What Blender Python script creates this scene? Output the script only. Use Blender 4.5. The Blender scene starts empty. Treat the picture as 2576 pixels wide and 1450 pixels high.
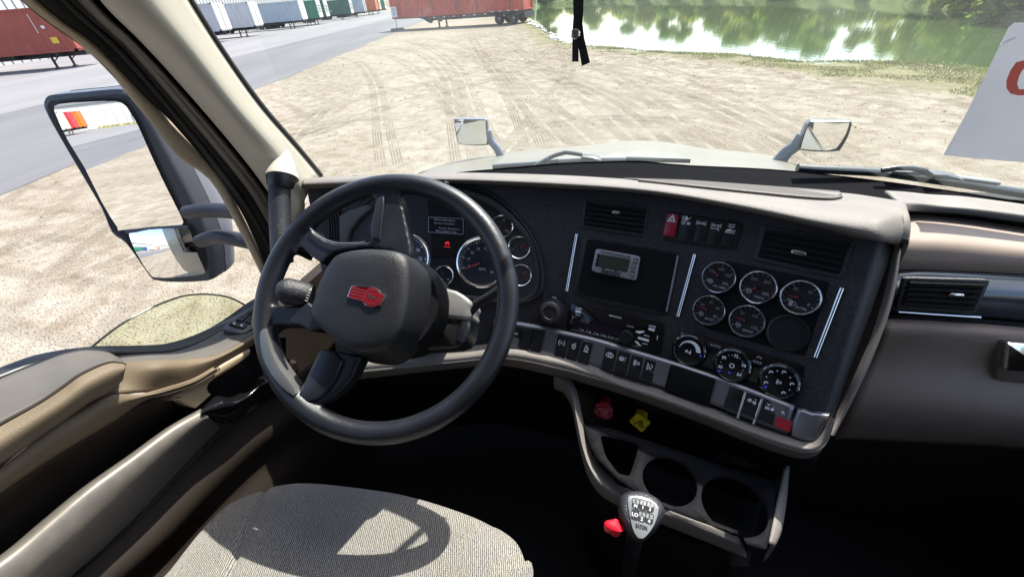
import bpy, bmesh, math, random
from mathutils import Vector, Matrix
from mathutils.bvhtree import BVHTree
random.seed(7)
R = math.radians
sc = bpy.context.scene
COL = sc.collection

# ------------------------------------------------------------------ camera
# picture units: 2575 x 1450, focal length 1037 units, pitched down 35.5 deg, rolled 5 deg
F, TH, RO, CX, CY, H = 1037., R(35.5), R(5.0), 1287.5, 725., 2.55
cr, sr, ct, st = math.cos(RO), math.sin(RO), math.cos(TH), math.sin(TH)
CAMP = Vector((0, 0, H))
cam = bpy.data.cameras.new('camera'); co = bpy.data.objects.new('camera', cam); COL.objects.link(co)
cam.sensor_fit = 'HORIZONTAL'; cam.sensor_width = 36; cam.lens = F / 2575 * 36
cam.clip_start = .02; cam.clip_end = 2000
xr = Vector((cr, -sr * st, -sr * ct)); yu = Vector((sr, cr * st, cr * ct)); zb = Vector((0, -ct, st))
m = Matrix((xr, yu, zb)).transposed().to_4x4(); m.translation = CAMP
co.matrix_world = m
sc.camera = co
# ------------------------------------------------------------------ light
SUN_AZ, SUN_EL = R(41), R(55)
sund = Vector((math.sin(SUN_AZ) * math.cos(SUN_EL), math.cos(SUN_AZ) * math.cos(SUN_EL), math.sin(SUN_EL)))
w = bpy.data.worlds.new('World'); sc.world = w; w.use_nodes = True
nt = w.node_tree; bg = nt.nodes['Background']
sky = nt.nodes.new('ShaderNodeTexSky'); sky.sky_type = 'NISHITA'; sky.sun_disc = False
sky.sun_elevation = SUN_EL; sky.sun_rotation = SUN_AZ; sky.air_density = 1.0; sky.dust_density = 2.0
nt.links.new(sky.outputs[0], bg.inputs[0]); bg.inputs[1].default_value = .15
sl = bpy.data.lights.new('sun', 'SUN'); sl.energy = 4.2; sl.angle = R(.5); sl.color = (1, .95, .87)
so = bpy.data.objects.new('sun', sl); COL.objects.link(so)
so.rotation_euler = (-sund).to_track_quat('-Z', 'Y').to_euler()
sc.view_settings.view_transform = 'Standard'; sc.view_settings.look = 'None'
sc.view_settings.exposure = 1.3; sc.view_settings.gamma = 1
sc.cycles.max_bounces = 8; sc.cycles.transparent_max_bounces = 12
sc.cycles.diffuse_bounces = 4; sc.cycles.glossy_bounces = 4
sc.cycles.use_denoising = True
sc.cycles.sample_clamp_indirect = 6

# ------------------------------------------------------------------ measuring helpers
ZF = dict(A1=(0,0,1.933), A2=(1000,0,1.933), A3=(2200,0,1.4311), A4=(0,300,1.2083), A5=(950,600,2.0717),
 A6=(2000,650,1.706), A7=(2000,1250,1.4473), A8=(0,1100,1.2586), B1=(600,1850,1.7173), B2=(3300,650,1.9329),
 B3=(1150,950,1.6106), B4=(2500,850,3.6257), B5=(2550,950,2.9), B6=(1900,1150,3.4347), B7=(2600,1280,2.7886),
 B8=(1700,500,3.22), C1=(0,0,4.531), C2=(740,0,6.44), C3=(1100,0,5.6), C4=(1480,0,3.903), C7=(1760,440,8.0545),
 C8=(3040,440,7.25), D1=(800,500,2.4178), D2=(600,1100,2.4164), D3=(1850,1350,2.2308), D4=(1550,750,3.372),
 D5=(2280,1530,7.5765), D6=(2350,1880,5.577), D7=(2260,940,8.057), D8=(1330,1090,8.53))
def Z(k, *pts):
    a, b, s = ZF[k]
    r = [((a + x / s) * .64375, (b + y / s) * .64375) for x, y in pts]
    return r if len(r) > 1 else r[0]
def ray(x, y):
    u = (x - CX) / F; v = (CY - y) / F
    a = u * cr + v * sr; b = -u * sr + v * cr
    return Vector((a, ct + b * st, b * ct - st))
def P(x, y, d): return CAMP + ray(x, y) * d
TA = R(17.5); tc, ts = math.cos(TA), math.sin(TA)
RT = Vector((tc, -ts, 0)); FT = Vector((ts, tc, 0)); UP = Vector((0, 0, 1))
def T(l, f, z): return RT * l + FT * f + UP * z
def toT(p): return Vector((p.dot(RT), p.dot(FT), p.z))
def on(ax, val, x, y):                       # where the sight line meets the truck's plane lat/fwd/z = val
    q = ray(x, y); n = {'l': RT, 'f': FT, 'z': UP}[ax]
    return CAMP + q * ((val - (H if ax == 'z' else 0)) / q.dot(n))
def ons(ax, val, pts): return [on(ax, val, x, y) for x, y in pts]
class Pl:
    def __init__(s, p, n): s.p = p; s.n = n.normalized()
    def hit(s, q):
        r = ray(*q); return CAMP + r * ((s.p - CAMP).dot(s.n) / r.dot(s.n))
    def hits(s, pts): return [s.hit(q) for q in pts]

# ------------------------------------------------------------------ object helpers
def link(name, me, parent=None, mat=None):
    o = bpy.data.objects.new(name, me); COL.objects.link(o)
    if mat: me.materials.append(mat)
    if parent:
        o.parent = parent; o.matrix_parent_inverse = Matrix.Translation(parent.location).inverted() if not parent.get('_l') else Matrix()
    return o
def tag(o, label, cat, group=None, kind=None):
    if label: o['label'] = label
    if cat: o['category'] = cat
    if group: o['group'] = group
    if kind: o['kind'] = kind
    return o
def thing(name, label, cat, loc=(0,0,0), group=None):
    o = bpy.data.objects.new(name, None); COL.objects.link(o); o.location = loc; o.empty_display_size = .1
    return tag(o, label, cat, group)
def child(o, parent):
    """parent a world-space object under another object"""
    o.parent = parent; o.matrix_parent_inverse = Matrix()
    if parent.type == 'EMPTY': o.matrix_parent_inverse = Matrix.Translation(parent.location).inverted()
    return o
def fin(me, ang=40):
    for p in me.polygons: p.use_smooth = True
    try: me.set_sharp_from_angle(angle=R(ang))
    except Exception: pass
def mesh(name, vs, fs, mat, parent=None, ang=40):
    me = bpy.data.meshes.new(name); me.from_pydata([tuple(v) for v in vs], [], fs); me.update(); fin(me, ang)
    o = bpy.data.objects.new(name, me); COL.objects.link(o)
    if mat: me.materials.append(mat)
    if parent: child(o, parent)
    return o
def frombm(name, bm, mat, parent=None, ang=40):
    bmesh.ops.recalc_face_normals(bm, faces=bm.faces)
    me = bpy.data.meshes.new(name); bm.to_mesh(me); bm.free(); fin(me, ang)
    o = bpy.data.objects.new(name, me); COL.objects.link(o)
    if mat: me.materials.append(mat)
    if parent: child(o, parent)
    return o
def add_prism(bm, pts, n, h0, h1, bev=0, seg=2):
    n = n.normalized()
    a = [bm.verts.new(p + n * h0) for p in pts]; b = [bm.verts.new(p + n * h1) for p in pts]
    k = len(pts); fs = [bm.faces.new(b), bm.faces.new(a[::-1])]
    for i in range(k): fs.append(bm.faces.new((a[i], a[(i+1) % k], b[(i+1) % k], b[i])))
    bmesh.ops.recalc_face_normals(bm, faces=fs)
    if bev:
        es = [e for e in fs[0].edges]
        bmesh.ops.bevel(bm, geom=es, offset=bev, segments=seg, affect='EDGES', profile=.5)
def prism(name, pts, n, h0, h1, mat, parent=None, bev=0, seg=2, ang=40):
    bm = bmesh.new(); add_prism(bm, pts, n, h0, h1, bev, seg)
    return frombm(name, bm, mat, parent, ang)
def add_box(bm, c, sx, sy, sz, M=None):
    vs = []
    for z in (-.5, .5):
        for y in (-.5, .5):
            for x in (-.5, .5):
                v = Vector((x * sx, y * sy, z * sz)) + Vector(c)
                vs.append(bm.verts.new(M @ v if M else v))
    for f in ((0,1,3,2),(4,6,7,5),(0,4,5,1),(2,3,7,6),(0,2,6,4),(1,5,7,3)): bm.faces.new([vs[i] for i in f])
def cr1(a, b, c, d, t):
    return .5 * ((2*b) + (c - a)*t + (2*a - 5*b + 4*c - d)*t*t + (3*b - a - 3*c + d)*t*t*t)
def spl(pts, n, closed=False):
    out = []; k = len(pts)
    if closed:
        for i in range(k):
            for j in range(n): out.append(cr1(pts[i-1], pts[i], pts[(i+1) % k], pts[(i+2) % k], j / n))
        return out
    for i in range(k - 1):
        a = pts[i-1] if i else pts[0] * 2 - pts[1]; d = pts[i+2] if i + 2 < k else pts[-1] * 2 - pts[-2]
        for j in range(n): out.append(cr1(a, pts[i], pts[i+1], d, j / n))
    out.append(pts[-1].copy()); return out
def splp(pts, n, closed=False):
    return [(v.x, v.y) for v in spl([Vector((p[0], p[1], 0)) for p in pts], n, closed)]
def rows_grid(rows, nu, nv):
    g = [spl(r, nu) if nu > 1 else list(r) for r in rows]
    if nv > 1: cols = [spl([g[i][j] for i in range(len(g))], nv) for j in range(len(g[0]))]
    else: cols = [[g[i][j] for i in range(len(g))] for j in range(len(g[0]))]
    return cols
def loft(name, rows, nu, nv, mat, parent=None, thick=0, ang=60, off=-1):
    c = rows_grid(rows, nu, nv); a, b = len(c), len(c[0])
    vs = [p for col in c for p in col]; fs = []
    for i in range(a - 1):
        for j in range(b - 1): fs.append((i*b + j, (i+1)*b + j, (i+1)*b + j + 1, i*b + j + 1))
    # turn the faces towards the camera
    q = c[a//2][b//2]; n = (c[min(a//2+1, a-1)][b//2] - q).cross(c[a//2][min(b//2+1, b-1)] - q)
    if n.dot(CAMP - q) < 0: fs = [f[::-1] for f in fs]
    o = mesh(name, vs, fs, mat, parent, ang)
    if thick:
        md = o.modifiers.new('thickness', 'SOLIDIFY'); md.thickness = thick; md.offset = off
    return o
def add_tube(bm, pts, rad, seg=12, caps=True, flat=1.0, upv=None):
    if not isinstance(rad, (list, tuple)): rad = [rad] * len(pts)
    prev = None; u = None
    for i, p in enumerate(pts):
        t = (pts[min(i+1, len(pts)-1)] - pts[max(i-1, 0)]).normalized()
        if u is None:
            u = (upv or Vector((.31, .2, .93))); u = (u - t * u.dot(t)).normalized()
        else: u = (u - t * u.dot(t)).normalized()
        v = t.cross(u)
        ring = [bm.verts.new(p + (u * math.cos(a) * flat + v * math.sin(a)) * rad[i]) for a in [2*math.pi*k/seg for k in range(seg)]]
        if prev:
            for k in range(seg): bm.faces.new((prev[k], prev[(k+1) % seg], ring[(k+1) % seg], ring[k]))
        elif caps: bm.faces.new(ring[::-1])
        prev = ring
    if caps: bm.faces.new(prev)
def tube(name, pts, rad, mat, parent=None, seg=14, ang=50, **k):
    bm = bmesh.new(); add_tube(bm, pts, rad, seg, **k); return frombm(name, bm, mat, parent, ang)
def frame_of(n, hint=None):
    n = n.normalized(); h = hint or Vector((0, 0, 1))
    y = (h - n * h.dot(n)).normalized(); x = y.cross(n); return x, y, n
def add_lathe(bm, prof, c, n, seg=40, hint=None, sx=1, sy=1):
    x, y, n = frame_of(n, hint); rings = []
    for r, h in prof:
        rings.append([bm.verts.new(c + n * h + (x * math.cos(2*math.pi*k/seg) * sx + y * math.sin(2*math.pi*k/seg) * sy) * r) for k in range(seg)])
    for a, b in zip(rings, rings[1:]):
        for k in range(seg): bm.faces.new((a[k], a[(k+1) % seg], b[(k+1) % seg], b[k]))
    if prof[0][0] > 0: pass
    bm.faces.new(rings[-1])
def lathe(name, prof, c, n, mat, parent=None, seg=40, ang=35, cap=True, **k):
    bm = bmesh.new(); add_lathe(bm, prof, c, n, seg, **k)
    if not cap:
        bm.faces.ensure_lookup_table(); bm.faces.remove(bm.faces[-1])
    return frombm(name, bm, mat, parent, ang)
_tc = {}
def tmesh(s, bold=0.0):
    if (s, bold) not in _tc:
        cu = bpy.data.curves.new('t', 'FONT'); cu.body = s; cu.size = 1; cu.resolution_u = 2; cu.offset = bold
        ob = bpy.data.objects.new('t', cu); COL.objects.link(ob); bpy.context.view_layer.update()
        me = bpy.data.meshes.new_from_object(ob); bpy.data.objects.remove(ob)
        _tc[(s, bold)] = ([v.co.copy() for v in me.vertices], [tuple(p.vertices) for p in me.polygons])
    return _tc[(s, bold)]
class Marks:
    """flat printed marks collected into one mesh"""
    def __init__(s): s.v = []; s.f = []
    def text(s, t, c, x, y, size, n, lift=.0006, bold=0.015, width=None):
        vs, fs = tmesh(t, bold)
        if not vs: return
        x0 = min(v.x for v in vs); x1 = max(v.x for v in vs); y0 = min(v.y for v in vs); y1 = max(v.y for v in vs)
        k = size / max(.001, (y1 - y0)); kx = (width / (x1 - x0)) if width else k
        b = len(s.v)
        s.v += [c + x * ((v.x - (x0+x1)/2) * kx) + y * ((v.y - (y0+y1)/2) * k) + n * lift for v in vs]
        s.f += [tuple(i + b for i in f) for f in fs]
    def poly(s, pts, n, lift=.0006):
        b = len(s.v); s.v += [p + n * lift for p in pts]; s.f.append(tuple(range(b, b + len(pts))))
    def line(s, a, b, wd, n, lift=.0006):
        t = (b - a).normalized(); u = n.cross(t) * wd / 2
        s.poly([a - u, b - u, b + u, a + u], n, lift)
    def arc(s, c, x, y, r, a0, a1, wd, n, lift=.0006, k=16, ry=None):
        ry = ry or r; p = []
        for i in range(k + 1):
            a = a0 + (a1 - a0) * i / k; p.append((math.cos(a), math.sin(a)))
        for (c0, s0), (c1, s1) in zip(p, p[1:]):
            s.poly([c + x*c0*(r-wd/2) + y*s0*(ry-wd/2), c + x*c1*(r-wd/2) + y*s1*(ry-wd/2), c + x*c1*(r+wd/2) + y*s1*(ry+wd/2), c + x*c0*(r+wd/2) + y*s0*(ry+wd/2)], n, lift)
    def build(s, name, mat, parent=None):
        if not s.v: return None
        return mesh(name, s.v, s.f, mat, parent)
def rrect(pts, r=.2, k=4):
    """round the corners of a pixel polygon"""
    out = []; n = len(pts)
    for i in range(n):
        p0 = Vector(pts[i-1]); p = Vector(pts[i]); p1 = Vector(pts[(i+1) % n])
        a = p + (p0 - p) * min(.45, r); b = p + (p1 - p) * min(.45, r)
        if r > 1: a = p + (p0 - p).normalized() * min(r, (p0-p).length*.45); b = p + (p1 - p).normalized() * min(r, (p1-p).length*.45)
        for j in range(k + 1):
            t = j / k; q = a * (1-t)**2 + p * 2*t*(1-t) + b * t*t; out.append((q.x, q.y))
    return out
def bil(q, s, t):
    """point in a pixel quad (tl,tr,br,bl)"""
    a = Vector(q[0]).lerp(Vector(q[1]), s); b = Vector(q[3]).lerp(Vector(q[2]), s); c = a.lerp(b, t); return (c.x, c.y)

# ------------------------------------------------------------------ materials
def nodes(name):
    m = bpy.data.materials.new(name); m.use_nodes = True; t = m.node_tree
    return m, t, t.nodes['Principled BSDF'], t.nodes.new, t.links.new
def M(name, col, rough=.5, metal=0, bump=0, bscale=800, var=0, vscale=6, spec=.5, coat=0, grain='noise', dist=.0006, rvar=0, emit=0, ani=None):
    m, t, b, N, L = nodes(name)
    b.inputs['Base Color'].default_value = (*col, 1); b.inputs['Roughness'].default_value = rough
    b.inputs['Metallic'].default_value = metal; b.inputs['Specular IOR Level'].default_value = spec
    if coat: b.inputs['Coat Weight'].default_value = coat; b.inputs['Coat Roughness'].default_value = .05
    if emit: b.inputs['Emission Color'].default_value = (*col, 1); b.inputs['Emission Strength'].default_value = emit
    tx = N('ShaderNodeTexCoord')
    if var or rvar:
        n = N('ShaderNodeTexNoise'); n.inputs['Scale'].default_value = vscale; n.inputs['Detail'].default_value = 6
        L(tx.outputs['Object'], n.inputs['Vector'])
        if var:
            r = N('ShaderNodeValToRGB'); r.color_ramp.elements[0].position = .3; r.color_ramp.elements[1].position = .7
            r.color_ramp.elements[0].color = (*[c * (1 - var) for c in col], 1); r.color_ramp.elements[1].color = (*[min(1, c * (1 + var)) for c in col], 1)
            L(n.outputs[0], r.inputs[0]); L(r.outputs[0], b.inputs['Base Color'])
        if rvar:
            mr = N('ShaderNodeMapRange'); mr.inputs['To Min'].default_value = max(.02, rough - rvar); mr.inputs['To Max'].default_value = rough + rvar
            L(n.outputs[0], mr.inputs[0]); L(mr.outputs[0], b.inputs['Roughness'])
    if bump:
        if grain == 'noise':
            n2 = N('ShaderNodeTexNoise'); n2.inputs['Scale'].default_value = bscale; n2.inputs['Detail'].default_value = 3; o = n2.outputs[0]
        else:
            n2 = N('ShaderNodeTexVoronoi'); n2.inputs['Scale'].default_value = bscale; n2.feature = 'SMOOTH_F1'; o = n2.outputs['Distance']
        L(tx.outputs['Object'], n2.inputs['Vector'])
        bp = N('ShaderNodeBump'); bp.inputs['Strength'].default_value = bump; bp.inputs['Distance'].default_value = dist
        L(o, bp.inputs['Height']); L(bp.outputs[0], b.inputs['Normal'])
    return m
def glass(name, tint, gl=.06, rough=0.0):
    m = bpy.data.materials.new(name); m.use_nodes = True; t = m.node_tree; t.nodes.clear()
    N, L = t.nodes.new, t.links.new
    o = N('ShaderNodeOutputMaterial'); mx = N('ShaderNodeMixShader'); a = N('ShaderNodeBsdfTransparent'); g = N('ShaderNodeBsdfGlossy')
    lw = N('ShaderNodeLayerWeight'); lw.inputs[0].default_value = .12
    mr = N('ShaderNodeMapRange'); mr.inputs['To Min'].default_value = gl; mr.inputs['To Max'].default_value = .6
    a.inputs[0].default_value = (*tint, 1); g.inputs['Roughness'].default_value = rough
    L(lw.outputs['Fresnel'], mr.inputs[0]); L(mr.outputs[0], mx.inputs[0]); L(a.outputs[0], mx.inputs[1]); L(g.outputs[0], mx.inputs[2]); L(mx.outputs[0], o.inputs[0])
    return m
BLK = M('black_textured_plastic', (.024, .023, .028), .46, bump=1.0, bscale=380, var=.4, vscale=160, dist=.0013, rvar=.08)
BLK2 = M('dark_satin_plastic', (.012, .012, .014), .38, var=.2, vscale=30)
PIT = M('deep_black_plastic', (.006, .006, .007), .7, spec=.2)
FELT = M('black_deck_felt', (.008, .008, .010), .95, spec=.05)
GLB = M('glossy_black_plastic', (.008, .008, .010), .12, coat=.4)
TAN2 = M('sun_bright_brown_vinyl', (.30, .228, .185), .58, bump=.35, bscale=800, var=.1, vscale=12, dist=.0007, spec=.35)  # sunlight on the passenger panel is put into this brighter brown
TAN = M('taupe_dash_vinyl', (.168, .148, .133), .58, bump=.8, bscale=480, var=.14, vscale=12, dist=.0011, rvar=.06)
TAND = M('dark_tan_plastic', (.13, .098, .082), .55, bump=.5, bscale=420, var=.12, vscale=14, dist=.0008)
TRAY = M('tray_recess_shade', (.045, .032, .025), .6, bump=.3, bscale=600)  # shade of the tray recess put into a dark brown
CREAM = M('cream_pillar_plastic', (.46, .425, .35), .5, bump=.25, bscale=500, var=.05, vscale=5, dist=.0006)
BEIGE = M('beige_frame_plastic', (.36, .28, .19), .5, var=.08, vscale=9)
SEAL = M('rubber_seal', (.014, .012, .012), .6, bump=.4, bscale=900, dist=.0004)
RIDGE = M('brown_grey_trim', (.10, .085, .07), .45)
LEA = M('door_vinyl_sun_golden', (.15, .112, .074), .6, spec=.3, bump=.55, bscale=450, var=.1, vscale=9, dist=.0010)  # golden warmth of sun on upright faces is put into this brown
PAD = M('door_leather_sky_grey', (.105, .094, .084), .62, spec=.3, bump=.4, bscale=500, var=.10, vscale=9, dist=.0008)  # grey of skylight on upward faces is put into this colour
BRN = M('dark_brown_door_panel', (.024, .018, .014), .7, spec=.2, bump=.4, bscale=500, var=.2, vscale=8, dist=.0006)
WHL = M('steering_wheel_leather', (.014, .015, .020), .33, bump=.5, bscale=620, dist=.0010, var=.15, vscale=20, rvar=.06)
WHS = M('steering_wheel_spoke_plastic', (.022, .023, .030), .28, bump=.15, bscale=500, dist=.0005, rvar=.05)
AIR = M('airbag_cover_vinyl', (.015, .015, .018), .42, bump=.7, bscale=560, var=.2, vscale=25, dist=.0011)
CHR = M('chrome', (.88, .88, .90), .16, 1)
SAT = M('satin_metal_trim', (.26, .26, .29), .38, .75, bump=.15, bscale=700, dist=.0003, rvar=.06)
GRY = M('grey_plastic', (.22, .215, .21), .4, bump=.2, bscale=500, var=.05, dist=.0005)
GRYD = M('column_grey_plastic', (.085, .085, .088), .45, bump=.4, bscale=600, dist=.0006)
MARK = M('white_print', (.85, .86, .9), .5)
MARKD = M('dim_print', (.34, .34, .37), .5)
BLUE = M('blue_print', (.02, .04, .5), .4, emit=.3)
REDN = M('red_needle', (.42, .05, .045), .4)
REDP = M('red_switch_plastic', (.36, .02, .035), .32, var=.06)
REDB = M('badge_red', (.24, .006, .016), .18, coat=.4)
SIL = M('silver_display_plastic', (.36, .36, .40), .35, .3)
LCD = M('lcd_glass', (.045, .055, .045), .15)
CONS = M('matte_console_plastic', (.012, .012, .014), .8, spec=.06, bump=.4, bscale=500, var=.2, vscale=50)
PAINT = M('pale_truck_paint', (.16, .15, .12), .4, 0, coat=.15, var=.05, vscale=3, bump=.08, bscale=3, dist=.004)
MIRB = M('mirror_housing_grey', (.075, .08, .095), .38, bump=.2, bscale=600, dist=.0004)
MIRL = M('mirror_shell_light', (.22, .23, .26), .35)
MIR = M('mirror_silver', (.93, .94, .94), .005, 1)
# ---- seat fabric
def fabric():
    m, t, b, N, L = nodes('ribbed_seat_fabric')
    tx = N('ShaderNodeTexCoord'); mp = N('ShaderNodeMapping'); mp.inputs['Rotation'].default_value = (0, 0, R(-2))
    L(tx.outputs['Object'], mp.inputs['Vector'])
    wv = N('ShaderNodeTexWave'); wv.inputs['Scale'].default_value = 95; wv.inputs['Distortion'].default_value = 3.2; wv.inputs['Detail'].default_value = 3; wv.inputs['Detail Scale'].default_value = 3
    wv.bands_direction = 'X'
    wy = N('ShaderNodeTexWave'); wy.inputs['Scale'].default_value = 120; wy.inputs['Distortion'].default_value = 6; wy.bands_direction = 'Y'
    n = N('ShaderNodeTexNoise'); n.inputs['Scale'].default_value = 9; n.inputs['Detail'].default_value = 8
    for q in (wv, wy, n): L(mp.outputs[0], q.inputs['Vector'])
    mu = N('ShaderNodeMath'); mu.operation = 'MULTIPLY'; L(wv.outputs['Fac'], mu.inputs[0]); 
    ad = N('ShaderNodeMath'); ad.operation = 'MULTIPLY_ADD'; ad.inputs[1].default_value = .4; ad.inputs[2].default_value = .6
    L(wy.outputs['Fac'], ad.inputs[0]); L(ad.outputs[0], mu.inputs[1])
    r = N('ShaderNodeValToRGB'); r.color_ramp.elements[0].color = (.07, .066, .068, 1); r.color_ramp.elements[1].color = (.45, .415, .36, 1)
    r.color_ramp.elements[0].position = .05; r.color_ramp.elements[1].position = .75
    L(mu.outputs[0], r.inputs[0])
    mx = N('ShaderNodeMixRGB'); mx.blend_type = 'MULTIPLY'; mx.inputs[0].default_value = .5
    L(r.outputs[0], mx.inputs[1]); r2 = N('ShaderNodeValToRGB'); r2.color_ramp.elements[0].position = .3; r2.color_ramp.elements[0].color = (.45, .45, .45, 1); L(n.outputs[0], r2.inputs[0]); L(r2.outputs[0], mx.inputs[2])
    L(mx.outputs[0], b.inputs['Base Color']); b.inputs['Roughness'].default_value = .85; b.inputs['Sheen Weight'].default_value = .25
    bp = N('ShaderNodeBump'); bp.inputs['Strength'].default_value = .7; bp.inputs['Distance'].default_value = .0015
    L(mu.outputs[0], bp.inputs['Height']); L(bp.outputs[0], b.inputs['Normal'])
    return m
FAB = fabric()
WGL = glass('windshield_glass', (.95, .985, .96), .035)
# thin uneven film of dust on the windshield
_t = WGL.node_tree; _N, _L = _t.nodes.new, _t.links.new
_o = [n for n in _t.nodes if n.type == 'OUTPUT_MATERIAL'][0]; _src = _o.inputs[0].links[0].from_socket
_d = _N('ShaderNodeBsdfTranslucent'); _d.inputs[0].default_value = (.85, .9, .85, 1); _mx = _N('ShaderNodeMixShader')
_tc2 = _N('ShaderNodeTexCoord'); _mp = _N('ShaderNodeMapping'); _mp.inputs['Scale'].default_value = (1.2, 1.2, .5); _ns = _N('ShaderNodeTexNoise'); _ns.inputs['Scale'].default_value = 3; _ns.inputs['Detail'].default_value = 8
_mr = _N('ShaderNodeMapRange'); _mr.inputs['From Min'].default_value = .35; _mr.inputs['From Max'].default_value = .75; _mr.inputs['To Min'].default_value = .012; _mr.inputs['To Max'].default_value = .06
_L(_tc2.outputs['Object'], _mp.inputs[0]); _L(_mp.outputs[0], _ns.inputs[0]); _L(_ns.outputs[0], _mr.inputs[0]); _L(_mr.outputs[0], _mx.inputs[0]); _L(_src, _mx.inputs[1]); _L(_d.outputs[0], _mx.inputs[2]); _L(_mx.outputs[0], _o.inputs[0])
SGL = glass('side_window_glass', (.945, .975, .89), .03)
#PARTS
# ================================================================== OUTDOORS
def lift(x): return .31 * max(0., min(1., (-x - 20) / 10.))
def lerp(a, b, t): return a + (b - a) * t
POND = [(4.9,66),(5.0,45),(4.8,33),(4.9,28.5),(5.7,25.6),(8.2,20.6),(9.9,18.2),(10.9,15.6),(12.3,14.6),(13.4,13.6),(13.6,12.0),(15,9.6),(18,7.6),
        (24,5),(34,2),(44,4),(41,12),(30,18.5),(26.5,22.5),(28.7,26.5),(30.3,30),(34,37),(36.4,43.5),(37.2,52),(36,72),(32,98),(27,116),(14,124),(6,110),(4.6,88)]
def pdist(x, y):
    best = 1e9; inside = False; n = len(POND)
    for i in range(n):
        ax, ay = POND[i]; bx, by = POND[(i+1) % n]
        dx, dy = bx - ax, by - ay; t = max(0, min(1, ((x-ax)*dx + (y-ay)*dy) / (dx*dx + dy*dy)))
        d = math.hypot(x - ax - dx*t, y - ay - dy*t); best = min(best, d)
        if (ay > y) != (by > y) and x < (bx-ax)*(y-ay)/(by-ay) + ax: inside = not inside
    return -best if inside else best
def hgt(x, y):
    z = lift(x)
    if -3 < x < 60 and -8 < y < 140:
        d = pdist(x, y) + .35 * math.sin(x*1.7 + y*.9) * .5
        if d < .8:
            t = (.8 - d) / 1.8; t = max(0, min(1, t)); z -= 1.3 * t*t*(3 - 2*t)
        if d > 0 and (x > 20 or y > 75): z += .9 * min(1, d / 6)
    return z
def axis(lo, hi, step, outer): 
    a = [-o for o in outer[::-1] if -o < lo]; v = lo
    while v <= hi + 1e-6: a.append(v); v += step
    return a + [o for o in outer if o > hi]
def sand():
    m, t, b, N, L = nodes('pale_sandy_gravel')
    tx = N('ShaderNodeTexCoord').outputs['Object']
    def noise(s, d=6, r=.6, dis=0, v=None):
        n = N('ShaderNodeTexNoise'); n.inputs['Scale'].default_value = s; n.inputs['Detail'].default_value = d; n.inputs['Roughness'].default_value = r; n.inputs['Distortion'].default_value = dis
        L(v or tx, n.inputs['Vector']); return n.outputs[0]
    def ramp(i, *st_):
        r = N('ShaderNodeValToRGB'); e = r.color_ramp.elements
        while len(e) < len(st_): e.new(.5)
        for k, (p, c) in enumerate(st_): e[k].position = p; e[k].color = (*c, 1) if len(c) == 3 else c
        L(i, r.inputs[0]); return r.outputs[0]
    def mix(f, a, c, mode='MIX'):
        x = N('ShaderNodeMixRGB'); x.blend_type = mode
        if isinstance(f, float): x.inputs[0].default_value = f
        else: L(f, x.inputs[0])
        for i, q in ((1, a), (2, c)):
            if isinstance(q, tuple): x.inputs[i].default_value = (*q, 1)
            else: L(q, x.inputs[i])
        return x.outputs[0]
    W_, B_ = (1,1,1), (0,0,0)
    base = ramp(noise(2.6, 10, .68, .3), (.34, (.205,.168,.122)), (.48, (.285,.250,.198)), (.62, (.335,.305,.255)))
    base = mix(.55, base, ramp(noise(.22, 5, .6, .5), (.38, (.70,.66,.60)), (.6, W_)), 'MULTIPLY')
    at = N('ShaderNodeAttribute'); at.attribute_name = 'turf'; sep = N('ShaderNodeSeparateColor'); L(at.outputs['Color'], sep.inputs[0])
    # brown litter towards the bank
    brn = mix(1.0, ramp(noise(1.5, 8, .72, .8), (.45, B_), (.60, W_)), sep.outputs[1], 'MULTIPLY')
    base = mix(brn, base, (.125,.092,.058))
    # tyre tracks: rings about far points, broken up by noise
    trk = None
    for (cx_, cy_, sc_, nz, th_) in ((-36, -4, 5.5, .08, .46), (-30, -60, 7.5, .10, .53)):
        s = N('ShaderNodeVectorMath'); s.operation = 'DISTANCE'; L(tx, s.inputs[0]); s.inputs[1].default_value = (cx_, cy_, 0)
        w_ = N('ShaderNodeMath'); w_.operation = 'MULTIPLY_ADD'; w_.inputs[1].default_value = sc_
        L(s.outputs['Value'], w_.inputs[0]); q = N('ShaderNodeMath'); q.operation = 'MULTIPLY'; q.inputs[1].default_value = 9.0
        L(noise(.07, 2), q.inputs[0]); L(q.outputs[0], w_.inputs[2])
        sn = N('ShaderNodeMath'); sn.operation = 'SINE'; L(w_.outputs[0], sn.inputs[0])
        a = ramp(sn.outputs[0], (.55, B_), (.95, W_)); k = ramp(noise(nz, 4, .5), (th_ - .03, B_), (th_ + .04, W_))
        a = mix(1.0, a, k, 'MULTIPLY'); trk = a if trk is None else mix(1.0, trk, a, 'LIGHTEN')
    fine = noise(9, 6, .75)
    trk = mix(.5, trk, ramp(fine, (.38, B_), (.56, W_)), 'MULTIPLY')
    base = mix(mix(1.0, trk, (.45,.45,.45), 'MULTIPLY'), base, (.15,.122,.088))
    v = N('ShaderNodeTexVoronoi'); v.inputs['Scale'].default_value = 11; v.feature = 'F1'; L(tx, v.inputs['Vector'])
    spk = mix(1.0, ramp(v.outputs['Distance'], (.10, W_), (.2, B_)), ramp(noise(1.1, 5, .6), (.47, B_), (.56, W_)), 'MULTIPLY')
    base = mix(mix(1.0, spk, (.8,.8,.8), 'MULTIPLY'), base, (.075,.055,.038))
    v2 = N('ShaderNodeTexVoronoi'); v2.inputs['Scale'].default_value = 30; L(tx, v2.inputs['Vector'])
    spk2 = mix(1.0, ramp(v2.outputs['Distance'], (.10, W_), (.26, B_)), ramp(noise(2.2, 5, .7), (.47, B_), (.58, W_)), 'MULTIPLY')
    base = mix(mix(1.0, spk2, (.7,.7,.7), 'MULTIPLY'), base, (.10,.08,.055))
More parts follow.
